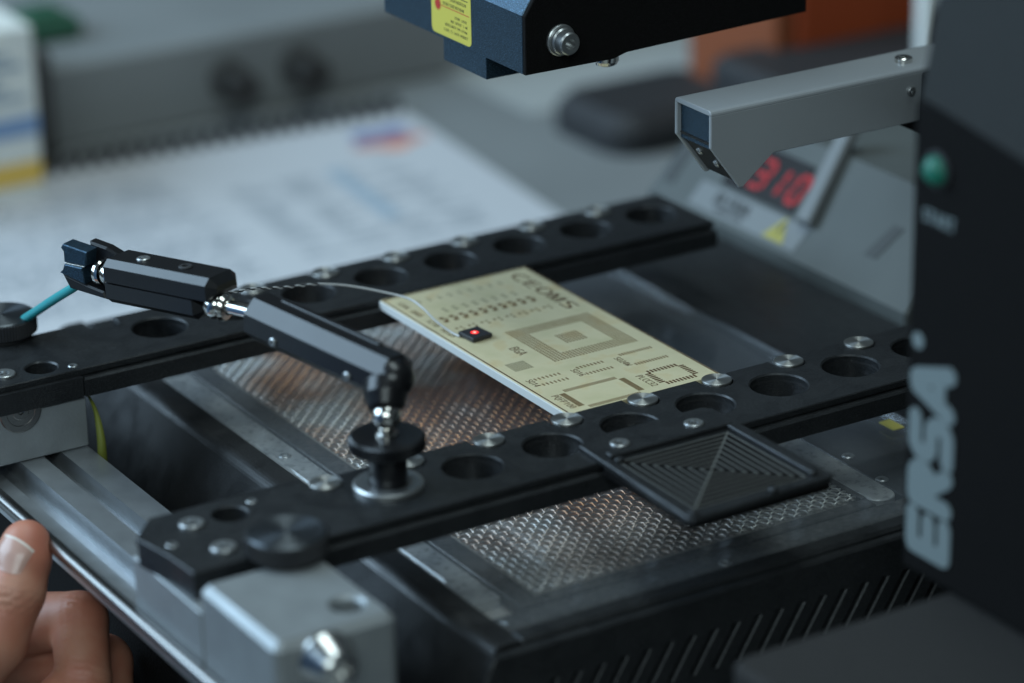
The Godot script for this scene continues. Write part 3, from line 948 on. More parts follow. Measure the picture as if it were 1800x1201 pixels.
func laser_head():
	var o := thing("laser_head", "black laser head with yellow warning label hanging over the board", "laser head", Vector3(105, 100, -100))
	var st := begin()
	var p := PackedVector2Array([Vector2(57.5, 81.7), Vector2(87.0, 81.5), Vector2(91.5, 82.7), Vector2(154.7, 84.2), Vector2(154.7, 150), Vector2(92.0, 150), Vector2(57.5, 98.6)])
	ext(st, front_t(), p, -64.6, -63.1, 0.25, [], 0.0, 0.0)
	fin("end_plate", st, M["matt black paint"], o)
	st = begin()
	ext(st, front_t(), p, -143.6, -64.75, 0.3, [], 0.0, 0.3)
	fin("housing", st, M["black anodised with painted blue light"], o)
	st = begin()
	box(st, Vector3(57.8, 74.9, -109.2), Vector3(70.5, 81.6, -85.2), 0.15)
	fin("sensor_block", st, M["black anodised with painted blue light"], o)
	st = begin()
	lathe(st, Transform3D(Basis(Vector3.RIGHT, PI), Vector3(63.0, 74.95, -90.0)), [[1.8, -0.1], [1.8, 0.5], [1.2, 0.5], [1.1, 0.1], [0, 0.1]], 24)
	fin("laser_aperture", st, M["black rubber"], o)
	st = begin()
	lathe(st, Transform3D(Basis(Vector3.RIGHT, PI), Vector3(89.0, 81.6, -70.5)), [[3.7, -0.1], [3.7, 2.6], [3.2, 3.6], [2.4, 4.0], [0, 4.3]], 36)
	fin("lens", st, M["chrome"], o)
	st = begin()
	lathe(st, along(Vector3(68.9, 90.2, -63.1), Vector3(0, 0, 1)), [[4.6, -0.1], [4.6, 0.7], [4.3, 1.0], [3.9, 1.0], [3.9, 2.0], [3.5, 2.5], [3.3, 5.0], [2.9, 5.5], [1.6, 5.5], [1.5, 3.0], [0, 3.0]], 36)
	fin("cap_screw", st, M["zinc screw"], o)
	# the warning label on the end that faces the board
	var x := 57.44
	st = begin()
	var t := Transform3D(Basis(Vector3(0, 0, 1), Vector3(0, 1, 0), Vector3(-1, 0, 0)), Vector3(57.5, 0, 0))
	ext(st, t, rounded(Vector2(-115.0, 82.6), Vector2(-92.6, 98.4), 1.7, 5), -0.02, 0.06)
	var lb := fin("warning_label", st, M["yellow label"], o)
	var xx := 57.42
	var r := Vector3(0, 0, 1)
	var u := Vector3.UP
	var lines := [["CAUTION", 2.4, -104.8, 96.9, 1.0], ["LASER RADIATION", 0.95, -99.6, 94.3, 0.9], ["DO NOT STARE INTO BEAM", 0.95, -102.3, 92.5, 0.8], ["DIODE LASER", 0.8, -98.3, 89.4, 1.0], ["MAX OUTPUT 1 mW", 0.8, -99.3, 87.9, 1.0], ["WAVELENGTH 645-670nm", 0.8, -101.0, 86.4, 1.0], ["CLASS II LASER PRODUCT", 0.8, -101.2, 84.7, 1.0]]
	for i in lines.size():
		var q: Array = lines[i]
		words("print", q[0], q[1], Vector3(xx, q[3], q[2]), r, u, 0.03, M["label black"], lb, "Droid Sans" if i < 3 else "Droid Sans Mono", 0.8 if i == 0 else 0.0, q[4] * 0.92)
	for q in [["rule", 95.7, -111.6, -94.2, "label black"], ["beam_line", 91.5, -110.5, -93.6, "label red"]]:
		st = begin()
		box(st, Vector3(57.40, q[1] - 0.12, q[2]), Vector3(57.43, q[1] + 0.12, q[3]))
		fin(q[0], st, M[q[4]], lb)
	st = begin()
	var star := PackedVector2Array()
	for i in 36:
		var a := TAU * i / 36
		star.append(Vector2(-111.2, 91.5) + Vector2(cos(a), sin(a)) * (2.1 if i % 2 == 0 else 1.25))
	ext(st, t, star, 0.06, 0.1)
	fin("burst", st, M["label red"], lb)

func sensor_arm():
	var o := thing("infrared_sensor", "bent silver sensor bracket with a beak-like tip in front of the display", "bracket", Vector3(140, 60, -40))
	var p := PackedVector2Array([Vector2(97.4, 71.0), Vector2(97.4, 61.6), Vector2(107.4, 48.3), Vector2(108.6, 48.3), Vector2(119.1, 56.4), Vector2(190, 56.2), Vector2(190, 71.0)])
	for q in [[-31.2, -30.0, "side_wall"], [-48.0, -46.8, "side_wall"]]:
		var st := begin()
		ext(st, front_t(), p, q[0], q[1], 0.25, [], 0.0, 0.25)
		fin(q[2], st, M["silver paint"], o)
	var st := begin()
	# top with rounded long edges
	var cs := PackedVector2Array()
	for i in 5:
		var a := PI / 2 * i / 4.0
		cs.append(Vector2(-31.5 + 1.5 * cos(a), 71.1 + 1.4 * sin(a)))
	for i in 5:
		var a := PI / 2 + PI / 2 * i / 4.0
		cs.append(Vector2(-46.5 + 1.5 * cos(a), 71.1 + 1.4 * sin(a)))
	cs.append(Vector2(-46.8, 70.95)); cs.append(Vector2(-31.2, 70.95))
	var t := Transform3D(Basis(Vector3(0, 0, 1), Vector3(0, 1, 0), Vector3(-1, 0, 0)), Vector3.ZERO)
	ext(st, t, cs, -190, -97.4, 0.2)
	fin("top_plate", st, M["silver paint"], o)
	st = begin()
	box(st, Vector3(98.8, 60.5, -46.7), Vector3(99.6, 70.9, -31.3))
	fin("end_shield", st, M["black anodised with painted blue light"], o)
	st = begin()
	var d := (Vector3(107.4, 48.3, -39) - Vector3(97.4, 61.6, -39))
	var tt := Transform3D(Basis(d.normalized(), d.normalized().cross(Vector3(0, 0, -1)), Vector3(0, 0, 1)), Vector3(102.4, 54.95, -39) + Vector3(1.2, 0.9, 0))
	if tt.basis.determinant() < 0: tt.basis.y = -tt.basis.y
	obox(st, tt, Vector3(8.2, 0.4, 7.7), 0.1)
	fin("sensor_plate", st, M["glossy black paint"], o)
	var nrm := Vector3(-d.y, d.x, 0).normalized()
	if nrm.x > 0: nrm = -nrm
	for q in [[0.42, -42.5], [0.62, -37.0]]:
		var c: Vector3 = Vector3(97.4, 61.6, q[1]) + d * q[0] + Vector3(1.2, 0.9, 0)
		screw(o, c + nrm * 0.5, nrm, 1.3, M["zinc screw"], 0.5)
	screw(o, Vector3(171.0, 72.4, -37.5), Vector3.UP, 2.6, M["chrome"], 1.6)
	screw(o, Vector3(168.0, 66.0, -29.9), Vector3(0, 0, 1), 1.4, M["zinc screw"], 0.7)
	st = begin()
	box(st, Vector3(172, 52, -46.6), Vector3(186, 70.8, 102.5), 0.5)
	fin("mounting_bar", st, M["matt black paint"], o)

func tower():
	var o := thing("machine_tower", "tall black machine column with grey vertical lettering and a green lamp", "machine column", Vector3(110, -6, 150))
	var st := begin()
	box(st, Vector3(62.4, -4.8, 102.0), Vector3(190, 117.3, 240), 1.5)
	fin("column", st, M["matt black paint"], o)
	st = begin()
	var p := PackedVector2Array([Vector2(104.6, 117.7), Vector2(240, 97.2), Vector2(240, 202), Vector2(122.8, 202)])
	var t := Transform3D(Basis(Vector3(0, 0, 1), Vector3(0, 1, 0), Vector3(-1, 0, 0)), Vector3.ZERO)
	ext(st, t, p, -190, -61.8, 0.8)
	fin("upper_housing", st, M["charcoal paint"], o)
	var r := Vector3.UP
	var u := Vector3(0, 0, -1)
	var lm: Material = M["logo grey"]
	# the four letters, drawn as broad rounded strokes that read upwards
	var strokes := {
		"E": [[[11.0, 2.2], [2.2, 2.2], [2.2, 15.4], [11.0, 15.4]], [[2.2, 8.8], [10.4, 8.8]]],
		"R": [[[2.2, 2.0], [2.2, 15.4], [9.0, 15.4], [10.9, 13.6], [10.9, 10.6], [9.2, 8.6], [2.2, 8.6]], [[6.6, 8.6], [11.4, 2.0]]],
		"S": [[[1.8, 2.2], [9.0, 2.2], [11.0, 4.0], [11.0, 6.8], [9.4, 8.8], [3.6, 8.8], [2.0, 10.6], [2.0, 13.6], [3.8, 15.4], [11.0, 15.4]]],
		"A": [[[1.6, 2.0], [6.2, 15.4], [8.4, 15.4], [12.6, 2.0]], [[4.2, 6.2], [10.2, 6.2]]],
	}
	var lt := Transform3D(Basis(Vector3.UP, Vector3(0, 0, -1), Vector3(-1, 0, 0)).scaled(Vector3.ONE * 0.9225), Vector3(62.4, 1.8, 121.1))
	var pen := 0.0
	for ch in ["E", "R", "S", "A"]:
		var shapes := []
		for line in strokes[ch]:
			var pl := PackedVector2Array()
			for q in line: pl.append(Vector2(q[0] + pen, q[1]))
			for one in Geometry2D.offset_polyline(pl, 2.55, Geometry2D.JOIN_ROUND, Geometry2D.END_ROUND): shapes.append(one)
		var all_of := [shapes[0]]
		for k in range(1, shapes.size()): all_of = Geometry2D.merge_polygons(all_of[0], shapes[k]) + all_of.slice(1)
		var outer := PackedVector2Array()
		var inner := []
		for q in all_of:
			if Geometry2D.is_polygon_clockwise(q): inner.append(q)
			else: outer = q
		st = begin()
		ext(st, lt, outer, 0.0, 0.35, 0.0, inner)
		fin("letter", st, lm, o)
		pen += 13.9
	st = begin()
	lathe(st, along(Vector3(62.4, 57.2, 106.8), Vector3(-1, 0, 0)), [[2.1, 0], [2.1, 0.2], [1.9, 0.25], [0, 0.25]], 24)
	fin("logo_dot", st, lm, o)
	st = begin()
	lathe(st, along(Vector3(62.4, 102.0, 112.1), Vector3(-1, 0, 0)), [[4.6, 0], [4.6, 0.8], [3.8, 1.0], [3.6, 0.6]], 32)
	fin("lamp_ring", st, M["black rubber"], o)
	st = begin()
	lathe(st, along(Vector3(62.4, 102.0, 112.1), Vector3(-1, 0, 0)), [[3.5, 0.2], [3.4, 1.8], [2.4, 3.0], [1.2, 3.5], [0, 3.6]], 32, true)
	fin("green_lamp", st, M["green lamp"], o)
	words("lamp_lettering", "START", 3.3, Vector3(62.35, 89.6, 112.8), Vector3(0, 0, 1), Vector3.UP, 0.1, lm, o, "Droid Sans", 0.8, 0.9, 1, 700)
	o = thing("rounded_housing", "dark grey rounded housing in the lower right corner before the vents", "housing", Vector3(90, -95, 160))
	st = begin()
	ext(st, flat_t(), rounded(Vector2(-1.7, -250), Vector2(210, -118.6), 4.6, 6), -94.9, -5.2, 1.5)
	fin("cover", st, M["dark grey paint"], o)
	st = begin()
	box(st, Vector3(-3.0, -94.9, 124), Vector3(-1.8, -14, 246), 0.3)
	fin("side_trim", st, M["black rubber"], o)

func control_box():
	var o := thing("control_box", "grey control box with a lit red number display at the back right", "control box", Vector3(260, -95, -150))
	var st := begin()
	# sloping front: a wedge along z
	var q := sqrt(0.5)
	var t := Transform3D(Basis(Vector3(1, 0, 0), Vector3(0, 1, 0), Vector3(0, 0, 1)), Vector3.ZERO)
	ext(st, t, PackedVector2Array([Vector2(198, -94.9), Vector2(330, -94.9), Vector2(330, 6.3), Vector2(226.3, 6.3), Vector2(198, -22)]), -212, -66, 1.2, [], 0.0, 1.2)
	fin("case", st, M["controller grey"], o)
	var at := func(z: float, h: float, out: float) -> Vector3: return Vector3(198 + h * q - out * q, -22 + h * q + out * q, z)
	var up := Vector3(q, q, 0)
	var rt := Vector3(0, 0, 1)
	var nrm := Vector3(-q, q, 0)
	var pt := Transform3D(Basis(rt, up, nrm), Vector3(198, -22, 0))
	st = begin()
	ext(st, pt, PackedVector2Array([Vector2(-180, 13.4), Vector2(-139, 13.4), Vector2(-143.5, 32), Vector2(-180, 32)]), 0.1, 0.6, 0.2)
	fin("display", st, M["display black"], o)
	# seven-segment digits
	var seg := {"3": "abcdg", "1": "bc", "0": "abcdef"}
	var zc := -164.0
	for ch in ["3", "1", "0"]:
		st = begin()
		var w := 3.4 if ch == "3" else 2.7
		var h := 5.2
		for s in seg[ch]:
			var c := Vector2.ZERO
			var half := Vector2(w - 0.5, 0.95)
			match s:
				"a": c = Vector2(0, h * 1.0)
				"g": c = Vector2(0, 0)
				"d": c = Vector2(0, -h)
				"b": c = Vector2(w, h * 0.5); half = Vector2(0.95, h * 0.5 - 0.4)
				"c": c = Vector2(w, -h * 0.5); half = Vector2(0.95, h * 0.5 - 0.4)
				"f": c = Vector2(-w, h * 0.5); half = Vector2(0.95, h * 0.5 - 0.4)
				"e": c = Vector2(-w, -h * 0.5); half = Vector2(0.95, h * 0.5 - 0.4)
			obox(st, pt * Transform3D(Basis(), Vector3(zc + c.x + c.y * 0.1, 22.2 + c.y, 0.75)), Vector3(half.x, half.y, 0.1), 0.0)
		fin("lit_digit", st, M["lit red digit"], o)
		zc += 9.0 if ch == "3" else 11.4
	st = begin()
	ext(st, pt, PackedVector2Array([Vector2(-189, 2.2), Vector2(-128, 2.2), Vector2(-128, 12.0), Vector2(-189, 12.0)]), 0.05, 0.25, 0.1)
	fin("label_plate", st, M["pale plastic"], o)
	words("model_lettering", "IR 550A", 4.2, at.call(-168.0, 8.0, 0.4), rt, up, 0.1, M["label black"], o, "Droid Sans", 0.5, 0.95, 1, 700)
	words("model_lettering", "POWER SYSTEM", 1.6, at.call(-167.0, 4.4, 0.4), rt, up, 0.1, M["label black"], o, "Droid Sans", 0.0, 1.0, 1)
	st = begin()
	ext(st, pt, PackedVector2Array([Vector2(-146, 3.0), Vector2(-134.5, 3.0), Vector2(-140.2, 12.2)]), 0.3, 0.45)
	fin("warning_triangle", st, M["dull yellow"], o)
	st = begin()
	ext(st, pt, PackedVector2Array([Vector2(-139.6, 10.2), Vector2(-140.9, 7.0), Vector2(-140.0, 7.0), Vector2(-140.8, 4.4), Vector2(-138.6, 7.9), Vector2(-139.5, 7.9), Vector2(-138.7, 10.0)]), 0.45, 0.55)
	fin("flash_symbol", st, M["label black"], o)
	# raised pale bars on the slope
	st = begin()
	ext(st, pt, PackedVector2Array([Vector2(-126, 12.6), Vector2(-133, 11.8), Vector2(-143, 50), Vector2(-137, 52)]), 0.2, 4.0, 0.8)
	fin("raised_bar", st, M["pale plastic"], o)
	for v in [[Vector2(-208, 6), Vector2(-202, 6), Vector2(-204, 24), Vector2(-210, 24)], [Vector2(-99, 12), Vector2(-93, 12), Vector2(-90, 25), Vector2(-95, 25)]]:
		st = begin()
		ext(st, pt, PackedVector2Array(v), 0.02, 0.3)
		fin("vent", st, M["vent grey"], o)

func background():
	# the desk
	org = Vector3(0, -95, 0)
	var st := begin()
	box(st, Vector3(-420, -135, -2600), Vector3(2600, -95, 900))
	var d := fin("desk", st, M["bench grey"], self)
	d.position = Vector3.ZERO
	d.set_meta("kind", "structure")
	# the manual: printed sheets with a comb binding
	var o := thing("printed_manual", "open white printed manual with comb binding on the desk behind the bars", "booklet", Vector3(180, -95, -480))
	var im := Image.create(1024, 768, true, Image.FORMAT_RGB8)
	im.fill(Color(0.76, 0.76, 0.77))
	var ink := Color(0.30, 0.35, 0.40)
	for row in 34:
		var y := 130 + row * 15
		var x := 60
		while x < 560:
			var w := rng.randi_range(10, 46)
			if rng.randf() < 0.86 and row % 9 != 8: im.fill_rect(Rect2i(x, y, w, 5), ink)
			x += w + 9
	for row in 20:
		var y := 250 + row * 18
		for col in 4:
			if rng.randf() < 0.75: im.fill_rect(Rect2i(640 + col * 78, y, rng.randi_range(30, 66), 6), ink.lightened(0.15))
	for y in 120:
		for x in 150:
			var v := Vector2(x - 75, y - 60)
			if v.length() < 56 + 10 * sin(v.angle() * 5): im.set_pixel(868 + x, 80 + y, Color(0.30, 0.42, 0.66).lerp(Color(0.88, 0.58, 0.46), clampf(float(y) / 70.0 - 0.3, 0, 1)))
	im.fill_rect(Rect2i(800, 240, 26, 260), Color(0.62, 0.68, 0.73))
	im.generate_mipmaps()
	var pm := mat("printed paper", Color.WHITE, 0.6)
	pm.albedo_texture = ImageTexture.create_from_image(im)
	pm.texture_repeat = false
	with_uv = true
	st = begin()
	var c00 := Vector3(-14, -93.0, -554.8)
	var ex := Vector3(259, 0, 14).normalized() * 297
	var ez := Vector3(-14, 0, 130).normalized() * 200
	for pass_ in 6:   # a small stack of sheets, each a little off the one below
		var off := Vector3(-0.8 * pass_ + rng.randf() * 2, -0.35 * pass_, 0.8 * pass_)
		var a := c00 + off
		var b := a + ez
		var c := a + ez + ex
		var e := a + ex
		tri(st, b, c, e, Vector2(0, 1), Vector2(1, 1), Vector2(1, 0)); tri(st, b, e, a, Vector2(0, 1), Vector2(1, 0), Vector2(0, 0))
	fin("sheet", st, pm, o)
	with_uv = false
	st = begin()
	for i in 40:
		var c := c00 + ex * ((i + 0.5) / 40.0) + Vector3(0, 0.5, 0) + ez.normalized() * 1.0
		var pts := []
		for k in 9:
			var a := PI * k / 8.0
			pts.append(c + ez.normalized() * (5.5 * cos(a)) + Vector3(0, 5.5 * sin(a), 0))
		tube(st, pts, 1.75, 6)
	fin("binding_ring", st, M["black rubber"], o)
	# the carton at the left edge
	o = thing("carton", "white carton with blue and yellow stripes at the left edge", "carton", Vector3(60, -95, -540))
	st = begin()
	box(st, Vector3(20, -94.9, -600), Vector3(100, -19, -521), 1.0)
	fin("box", st, M["white card"], o)
	for q in [["blue_stripe", -66, -57, "blue print"], ["yellow_stripe", -87, -77, "yellow print"]]:
		st = begin()
		box(st, Vector3(20.5, q[1], -520.9), Vector3(99.5, q[2], -520.5))
		fin(q[0], st, M[q[3]], o)
	for i in 5:
		st = begin()
		box(st, Vector3(70, -32.0 - 4.6 * i, -520.9), Vector3(88.0 + 7.0 * sin(i * 2.0), -29.4 - 4.6 * i, -520.6))
		fin("print_line", st, M["grey print"], o)
	# a long grey instrument with two valves
	o = thing("grey_instrument", "long grey metal bar with two knobs behind the manual", "instrument", Vector3(240, -95, -590))
	st = begin()
	box(st, Vector3(126, -94.9, -680), Vector3(520, -57, -578), 2.0)
	fin("case", st, M["bench grey"], o)
	for x in [216.0, 252.0]:
		st = begin()
		lathe(st, along(Vector3(x, -77, -578.2), Vector3(0, 0, 1)), [[9, 0], [9, 3], [6, 4], [6, 12], [7.5, 13], [7.5, 18], [0, 18.5]], 32)
		fin("knob", st, M["frame steel"], o)
	o = thing("green_block", "small dark green block on top of the grey instrument", "block", Vector3(145, -57, -640))
	st = begin()
	box(st, Vector3(134, -56.9, -640), Vector3(162, -47, -612), 1.5)
	box(st, Vector3(139, -47, -634), Vector3(157, -44, -618), 1.0)
	fin("body", st, M["green plastic"], o)
	o = thing("dark_pouch", "dark brown pouch squeezed between the carton and the grey bar", "pouch", Vector3(110, -95, -560))
	st = begin()
	box(st, Vector3(103, -94.9, -600), Vector3(122, -42, -555), 2.0)
	fin("case", st, M["frame steel"], o)
	# things behind on the right
	o = thing("black_handset", "black rounded handset lying on the desk under the laser head", "handset", Vector3(350, -95, -460))
	st = begin()
	ext(st, flat_t(), rounded(Vector2(326, 424), Vector2(404, 486), 16, 6), -94.8, -78, 6.0)
	fin("shell", st, M["black rubber"], o)
	o = thing("black_case", "flat black rounded case behind the silver bracket", "case", Vector3(400, -95, -380))
	st = begin()
	ext(st, flat_t(), rounded(Vector2(366, 300), Vector2(520, 418), 10, 6), -78, -52, 4.0)
	fin("lid", st, M["black rubber"], o)
	st = begin()
	box(st, Vector3(372, -94.9, -412), Vector3(515, -78.2, -306), 2.0)
	fin("base", st, M["pale plastic"], o)
	o = thing("orange_cabinet", "orange painted cabinet behind the machine at the upper right", "cabinet", Vector3(440, -95, -436))
	st = begin()
	box(st, Vector3(405, -94.9, -470), Vector3(478, 6, -402), 2.0)
	fin("body", st, M["orange paint"], o)
	st = begin()
	box(st, Vector3(394, -94.9, -470), Vector3(404.6, 6, -404), 1.5)
	fin("edge_trim", st, M["orange edge"], o)
	o = thing("pale_sheet", "pale grey sheet of paper on the desk behind the laser head", "paper", Vector3(420, -95, -560))
	st = begin()
	box(st, Vector3(330, -94.9, -660), Vector3(560, -94.3, -500))
	fin("sheet", st, mat("dull card", lin(0.34, 0.35, 0.34), 0.7), o)
	o = thing("white_post", "slim white post beside the orange cabinet", "post", Vector3(420, -95, -334))
	st = begin()
	box(st, Vector3(417, -94.9, -338), Vector3(423.2, 10, -330), 1.0)
	fin("post", st, M["white card"], o)

# ---------------------------------------------------------------- the hand
var bones := []
var creases := [[Vector3(-106.5, -36.0, -64.5), Vector3(0.38, 0.87, -0.2), 0.11], [Vector3(-87.0, -49.2, -66.6), Vector3(0.75, 0.2, 0.63), 0.08], [Vector3(-92.3, -59.9, -53.6), Vector3(-0.5, -0.7, 0.45), 0.09], [Vector3(-79.5, -65.7, -69.5), Vector3(0.75, 0.2, 0.63), 0.08]]
func field(p: Vector3) -> float:
	var d := 1e9
	for b in bones:
		var ab: Vector3 = b[1] - b[0]
		var h := clampf((p - b[0]).dot(ab) / ab.length_squared(), 0.0, 1.0)
		var e: float = p.distance_to(b[0] + ab * h) - lerpf(b[2], b[3], h)
		var k: float = b[4]
		var m := clampf(0.5 + 0.5 * (d - e) / k, 0.0, 1.0)
		d = lerpf(d, e, m) - k * m * (1.0 - m)
	# fine creases over the joints
	for c in creases:
		var s: float = (p - c[0]).dot(c[1])
		if absf(s) < 9.0 and p.distance_to(c[0]) < 13.0:
			d += c[2] * exp(-s * s / 14.0) * sin(s * 3.1 + 0.5 * sin(p.x * 0.9 + p.z * 0.7))
	return d

func nets(lo: Vector3, hi: Vector3, cell: float, tone: Callable) -> ArrayMesh:
	var nx := int((hi.x - lo.x) / cell) + 2
	var ny := int((hi.y - lo.y) / cell) + 2
	var nz := int((hi.z - lo.z) / cell) + 2
	var f := PackedFloat32Array()
	f.resize(nx * ny * nz)
	f.fill(50.0)
	for b in bones:
		var reach := Vector3.ONE * (maxf(b[2], b[3]) + 5.0)
		var l: Vector3 = (b[0].min(b[1]) - reach - lo) / cell
		var u: Vector3 = (b[0].max(b[1]) + reach - lo) / cell
		var ab: Vector3 = b[1] - b[0]
		var k: float = b[4]
		for z in range(maxi(0, int(l.z)), mini(nz, int(u.z) + 2)):
			for y in range(maxi(0, int(l.y)), mini(ny, int(u.y) + 2)):
				var row := (z * ny + y) * nx
				for x in range(maxi(0, int(l.x)), mini(nx, int(u.x) + 2)):
					var p := lo + Vector3(x, y, z) * cell
					var h := clampf((p - b[0]).dot(ab) / ab.length_squared(), 0.0, 1.0)
					var e: float = p.distance_to(b[0] + ab * h) - lerpf(b[2], b[3], h)
					var d := f[row + x]
					var m := clampf(0.5 + 0.5 * (d - e) / k, 0.0, 1.0)
					f[row + x] = lerpf(d, e, m) - k * m * (1.0 - m)
	var at := {}
	var pos := PackedVector3Array()
	var nor := PackedVector3Array()
	var col := PackedColorArray()
	var idx := PackedInt32Array()
	var off := [0, 1, nx, nx + 1, nx * ny, nx * ny + 1, nx * ny + nx, nx * ny + nx + 1]
	for z in nz - 1:
		for y in ny - 1:
			for x in nx - 1:
				var i0 := (z * ny + y) * nx + x
				var neg := 0
				for o in off:
					if f[i0 + o] < 0.0: neg += 1
				if neg == 0 or neg == 8: continue
				var s := Vector3.ZERO
				var c := 0
				for e in [[0, 1], [2, 3], [4, 5], [6, 7], [0, 2], [1, 3], [4, 6], [5, 7], [0, 4], [1, 5], [2, 6], [3, 7]]:
					var a := f[i0 + off[e[0]]]
					var b := f[i0 + off[e[1]]]
					if (a < 0.0) != (b < 0.0):
						var w := a / (a - b)
						s += Vector3(e[0] & 1, (e[0] >> 1) & 1, e[0] >> 2).lerp(Vector3(e[1] & 1, (e[1] >> 1) & 1, e[1] >> 2), w)
						c += 1
				var p := lo + (Vector3(x, y, z) + s / c) * cell
				at[i0] = pos.size()
				pos.append((p - org) * 0.001)
				var h := 0.35
				var n := Vector3(field(p + Vector3(h, 0, 0)) - field(p - Vector3(h, 0, 0)), field(p + Vector3(0, h, 0)) - field(p - Vector3(0, h, 0)), field(p + Vector3(0, 0, h)) - field(p - Vector3(0, 0, h))).normalized()
				nor.append(n)
				col.append(tone.call(p, n))
	for i0 in at:
		var x: int = i0 % nx
		var y: int = (i0 / nx) % ny
		var z: int = i0 / (nx * ny)
		for ax in 3:
			var st: int = [1, nx, nx * ny][ax]
			var b1: int = [nx, nx * ny, 1][ax]
			var b2: int = [nx * ny, 1, nx][ax]
			if [y, z, x][ax] == 0 or [z, x, y][ax] == 0: continue
			if (f[i0] < 0.0) == (f[i0 + st] < 0.0): continue
			if not (at.has(i0 - b1) and at.has(i0 - b2) and at.has(i0 - b1 - b2)): continue
			var q := [at[i0], at[i0 - b1], at[i0 - b1 - b2], at[i0 - b2]]
			if f[i0] < 0.0: idx.append_array([q[0], q[2], q[1], q[0], q[3], q[2]])
			else: idx.append_array([q[0], q[1], q[2], q[0], q[2], q[3]])
	# make every triangle's front side the side of its normal
	for k in range(0, idx.size(), 3):
		var a := pos[idx[k]]
		var n := (pos[idx[k + 1]] - a).cross(pos[idx[k + 2]] - a)
		if n.dot(nor[idx[k]]) > 0.0:
			var w := idx[k + 1]
			idx[k + 1] = idx[k + 2]
			idx[k + 2] = w
	var arr := []
	arr.resize(Mesh.ARRAY_MAX)
	arr[Mesh.ARRAY_VERTEX] = pos
	arr[Mesh.ARRAY_NORMAL] = nor
	arr[Mesh.ARRAY_COLOR] = col
	arr[Mesh.ARRAY_INDEX] = idx
	var m := ArrayMesh.new()
	m.add_surface_from_arrays(Mesh.PRIMITIVE_TRIANGLES, arr)
	return m

